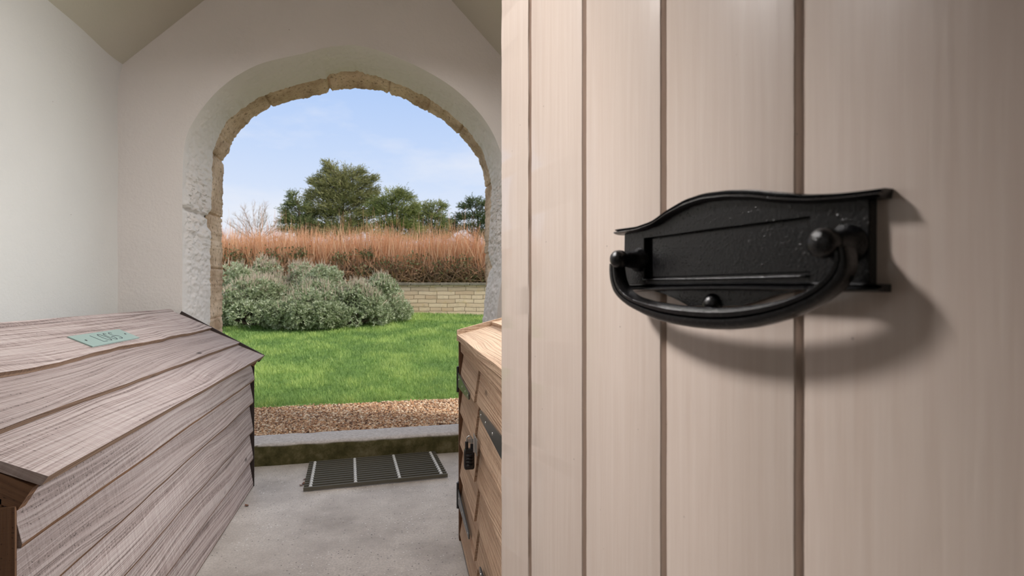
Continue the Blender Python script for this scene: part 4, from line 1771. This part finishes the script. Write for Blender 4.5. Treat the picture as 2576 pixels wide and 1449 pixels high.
for px, py, rw in ((575, 640, 0.30), (610, 650, 0.24), (690, 648, 0.26), (758, 638, 0.2), (1050, 655, 0.28), (1120, 672, 0.3), (1170, 660, 0.25), (925, 640, 0.2), (985, 668, 0.28), (860, 650, 0.2), (930, 682, 0.25), (1195, 690, 0.22)):
    c_ = at_Z(px, py, HZ - 0.75)
    k = 170
    PP.append(np.array(c_) + RNG.normal(0, rw * 0.5, (k, 3)) * np.array([1.2, 0.8, 0.7]))
PP = np.concatenate(PP)
DD = unit(RNG.normal(size=PP.shape) + np.array([0, -0.3, 0.3]))
Q = leaves(PP, DD, RNG.uniform(0.04, 0.08, len(PP)), RNG.uniform(0.025, 0.05, len(PP)))
cc = np.array(s2l((104, 108, 72))) * RNG.uniform(0.7, 1.4, (len(PP), 1))
fast_mesh('bramble_leaves', Q.reshape(-1, 3), 4, M['leafy'], cc, hedge)

# ------------------------------------------------------------------ trees beyond the hedge
TZ = 30.0


def conifer(lumps, base_px, Z, label, dens=1.0, c_dark=(92, 108, 72), c_light=(150, 160, 112), trunk_top=None, up=0.22, spikes=()):
    """lumps: (px, py, rx px, ry px) tufts of feathery sprays carried on boughs from one trunk"""
    base = at_Z(base_px, HY, Z)
    o = thing('conifer', (base.x, base.y, 1.12), label, 'tree', 'conifers beyond the hedge')
    S = Z / F
    tx = min(l[1] for l in lumps) if trunk_top is None else trunk_top
    top = at_Z(base_px, tx + 6, Z)
    mb = MB()
    h_ = top.z - 1.12
    mb.tube([Vector((base.x + 0.08 * math.sin(k * 1.3), base.y, 1.12 + h_ * k / 8)) for k in range(9)], [0.15 * (1 - k / 8.6) + 0.015 for k in range(9)], 8)
    for (px, py, rx, ry) in lumps:
        c_ = at_Z(px, py, Z)
        st = Vector((base.x, base.y, max(1.3, min(c_.z - 0.5 * abs(px - base_px) * S - 0.3, top.z - 0.3))))
        mid = (st + c_) / 2 + Vector((0, random.uniform(-0.4, 0.1), -0.1))
        mb.tube([st, mid, c_], [0.045, 0.03, 0.012], 5)
    mb.build('trunk', M['bark'], o, smooth=True)
    QA, CA = [], []
    cd, cl = np.array(s2l(c_dark)), np.array(s2l(c_light))
    for (px, py, rx, ry) in lumps:
        c_ = np.array(at_Z(px, py, Z))
        rx_, rz_ = rx * S, ry * S * 0.8
        n = int(dens * (40 + rx * ry * 0.34))
        # each tuft is a stack of flat, slightly up-swept sprays
        npl = max(4, int(rx * ry / 55))
        pc_ = unit(RNG.normal(size=(npl, 3))) * RNG.uniform(0.1, 0.95, (npl, 1)) * np.array([rx_ * 0.75, rx_ * 0.7, rz_])
        pi_ = RNG.integers(0, npl, n)
        pr = rx_ * 0.42
        off = RNG.normal(size=(n, 3)) * np.array([pr * 0.55, pr * 0.5, 0.07])
        rad_ = np.hypot(pc_[pi_, 0] + off[:, 0], pc_[pi_, 1] + off[:, 1])
        off[:, 2] += up * 0.35 * (np.hypot(off[:, 0], off[:, 1]))
        loc = pc_[pi_] + off
        P = c_ + loc
        side = np.sign(px - base_px + 0.01) * min(1.0, abs(px - base_px) / 45.0)
        out = unit(np.stack([loc[:, 0] / rx_ + side * 0.8 * CT, loc[:, 1] / rx_, 0.05 * loc[:, 2] / rz_], 1) + np.array([0, 0, up]) + RNG.normal(0, 0.28, (n, 3)))
        k = 7
        tt = np.tile(np.linspace(0, 1, k), n)[:, None]
        Ls = np.repeat(RNG.uniform(0.18, 0.42, n), k)[:, None]
        PP = np.repeat(P, k, 0) + np.repeat(out, k, 0) * tt * Ls
        DD = unit(np.repeat(out, k, 0) * 1.0 + RNG.normal(0, 0.5, (n * k, 3)) * np.array([1, 1, 0.6]))
        QA.append(leaves(PP, DD, RNG.uniform(0.09, 0.19, n * k), RNG.uniform(0.022, 0.042, n * k)))
        hi = np.clip(RNG.normal(0.5, 0.22, (npl, 1))[pi_] + RNG.normal(0, 0.2, (n, 1)), 0, 1)
        CA.append(np.repeat(cd + (cl - cd) * hi, k, 0))
    tw = []
    for (x0, y0, x1, y1) in spikes:
        a_, b_ = np.array(at_Z(x0, y0, Z)), np.array(at_Z(x1, y1, Z))
        bend = (a_ + b_) / 2 + np.array([0, 0, -0.06])
        tw.append(strips(np.array([a_, bend]), np.array([bend, b_]), np.array([0.03, 0.02])))
        k = 34
        t = RNG.uniform(0, 1, (k, 1)) ** 1.3
        P = a_ + (b_ - a_) * t + RNG.normal(0, 0.05, (k, 3)) * (1.4 - t)
        dd = unit((b_ - a_)[None] / np.linalg.norm(b_ - a_) + RNG.normal(0, 0.55, (k, 3)))
        QA.append(leaves(P, dd, RNG.uniform(0.07, 0.16, k), RNG.uniform(0.02, 0.035, k)))
        CA.append(np.tile(cd * 0.6 + cl * 0.4, (k, 1)))
    if tw:
        tw = np.concatenate(tw)
        fast_mesh('top_twigs', tw.reshape(-1, 3), 4, M['twig'], np.tile(np.array(s2l((120, 104, 86))), (len(tw), 1)), o)
    fast_mesh('foliage', np.concatenate(QA).reshape(-1, 3), 4, M['leafy'], np.concatenate(CA), o)
    return o


conifer([(738, 515, 20, 16), (728, 538, 22, 14), (755, 528, 20, 18), (745, 555, 30, 18), (725, 560, 16, 12), (768, 560, 24, 20), (742, 580, 34, 16), (742, 497, 9, 10), (770, 590, 30, 20)], 752, TZ,
        'small dark conifer at the left end of the evergreen group', 1.2, (90, 102, 66), (146, 150, 100))
conifer([(858, 455, 52, 22), (815, 470, 30, 22), (905, 460, 36, 22), (830, 436, 26, 12), (875, 440, 40, 14), (800, 500, 34, 26), (850, 495, 48, 30), (910, 495, 44, 28), (795, 540, 34, 30), (840, 545, 50, 32), (900, 540, 50, 32),
         (938, 485, 22, 18), (780, 560, 22, 24), (860, 590, 80, 30), (830, 500, 40, 30), (880, 478, 40, 24), (820, 452, 24, 16), (890, 515, 44, 26), (845, 522, 50, 26), (870, 566, 60, 26), (815, 582, 44, 22), (910, 578, 50, 22), (850, 470, 40, 24), (826, 416, 9, 9), (838, 426, 14, 8), (902, 436, 16, 8), (935, 452, 14, 7), (790, 462, 12, 8), (950, 520, 24, 30)], 860, TZ + 1,
        'tallest broad conifer in the middle with spiky bare-tipped top', 0.85, (116, 118, 76), (176, 170, 116), 425, 0.45,
        [(842, 442, 821, 405), (835, 436, 813, 416), (800, 470, 780, 450), (805, 455, 788, 438), (870, 442, 865, 422), (885, 444, 906, 427), (903, 452, 936, 439), (915, 464, 950, 450), (925, 480, 957, 468),
         (792, 502, 772, 488), (850, 436, 845, 412), (930, 502, 954, 490), (893, 444, 918, 431), (826, 450, 806, 428), (860, 438, 874, 416), (788, 520, 770, 510), (815, 445, 800, 430)])
conifer([(1000, 490, 30, 12), (985, 508, 44, 16), (1020, 500, 22, 10), (960, 530, 36, 24), (1005, 535, 48, 24), (1030, 525, 20, 16), (975, 565, 50, 24), (1020, 568, 44, 24), (990, 595, 60, 20)], 985, TZ - 1,
        'flat-topped layered conifer right of the tallest one', 1.1, (98, 110, 64), (164, 164, 102))
conifer([(1062, 520, 18, 12), (1085, 527, 26, 14), (1108, 520, 12, 16), (1060, 545, 34, 20), (1098, 548, 30, 20), (1112, 565, 20, 18), (1065, 575, 40, 20), (1100, 588, 36, 18), (1055, 596, 40, 16)], 1085, TZ + 0.5,
        'rounded conifer at the right end of the main group, beside a gap of sky', 1.1, (106, 116, 72), (168, 168, 112))
conifer([(1195, 508, 20, 12), (1180, 522, 22, 14), (1215, 515, 22, 18), (1170, 545, 26, 14), (1205, 545, 34, 20), (1150, 560, 18, 10), (1150, 580, 24, 12), (1185, 575, 34, 16), (1225, 560, 26, 26), (1210, 592, 40, 16), (1135, 592, 22, 10)], 1200, TZ + 2,
        'dark conifer standing apart at the right, against the arch stone', 1.1, (74, 86, 58), (122, 130, 88))


# bare tree: a fan of limbs, each forking into finer boughs and twigs
def bare_tree(px, Z, label):
    base = at_Z(px, HY, Z)
    o = thing('bare_tree', (base.x, base.y, 1.12), label, 'tree')
    S = Z / F
    fork = Vector((base.x, base.y, H + (HY - 604) * S))
    segs = {'limb': [], 'bough': [], 'twig': []}

    def line(kind, p, d, l, w, n, curl):
        """a bending shoot; returns its points and directions"""
        out = [(p.copy(), d.copy())]
        for i in range(n):
            d = (d + Vector((random.gauss(0, curl), random.gauss(0, curl), random.gauss(0.03, curl)))).normalized()
            q = p + d * (l / n)
            segs[kind].append((tuple(p), tuple(q), w * (1 - 0.7 * i / n)))
            p = q
            out.append((p.copy(), d.copy()))
        return out

    def fan(d, sp):
        return (d + rgt * random.gauss(0, sp) + fwv * random.gauss(0, sp * 0.7) + Vector((0, 0, random.gauss(0.12, sp * 0.6)))).normalized()

    segs['limb'].append((tuple(Vector((base.x, base.y, 1.12))), tuple(fork), 0.22))
    for k in range(19):
        th = math.radians(-78 + 156 * k / 18 + random.gauss(0, 3))
        reach = 1.0 / math.hypot(math.sin(th) / 78.0, math.cos(th) / 100.0) * S * random.uniform(0.78, 0.90)
        d = (rgt * math.sin(th) + Vector((0, 0, math.cos(th))) + fwv * random.gauss(0, 0.25)).normalized()
        pts = line('limb', fork + rgt * math.sin(th) * 0.12, d, reach, 0.040, 7, 0.05)
        for i in range(2, 8):
            p, dd = pts[i]
            for _ in range(3):
                sub = line('bough', p, fan(dd, 0.5), reach * random.uniform(0.16, 0.30) * (1.15 - 0.08 * i), 0.016, 3, 0.10)
                for p2, d2 in sub[1:]:
                    for _2 in range(2):
                        line('twig', p2, fan(d2, 0.5), reach * random.uniform(0.07, 0.14), 0.008, 2, 0.12)
    for name, kind, col in (('limbs', 'limb', (168, 140, 122)), ('boughs', 'bough', (190, 164, 148)), ('twigs', 'twig', (206, 186, 176))):
        A_, B_, Wd = (np.array(x) for x in zip(*segs[kind]))
        Q = strips(A_, B_, Wd)
        fast_mesh(name, Q.reshape(-1, 3), 4, M['twig'], np.tile(np.array(s2l(col)), (len(Q), 1)), o)
    return o


bare_tree(647, 27.0, 'leafless round-headed tree left of the conifers')
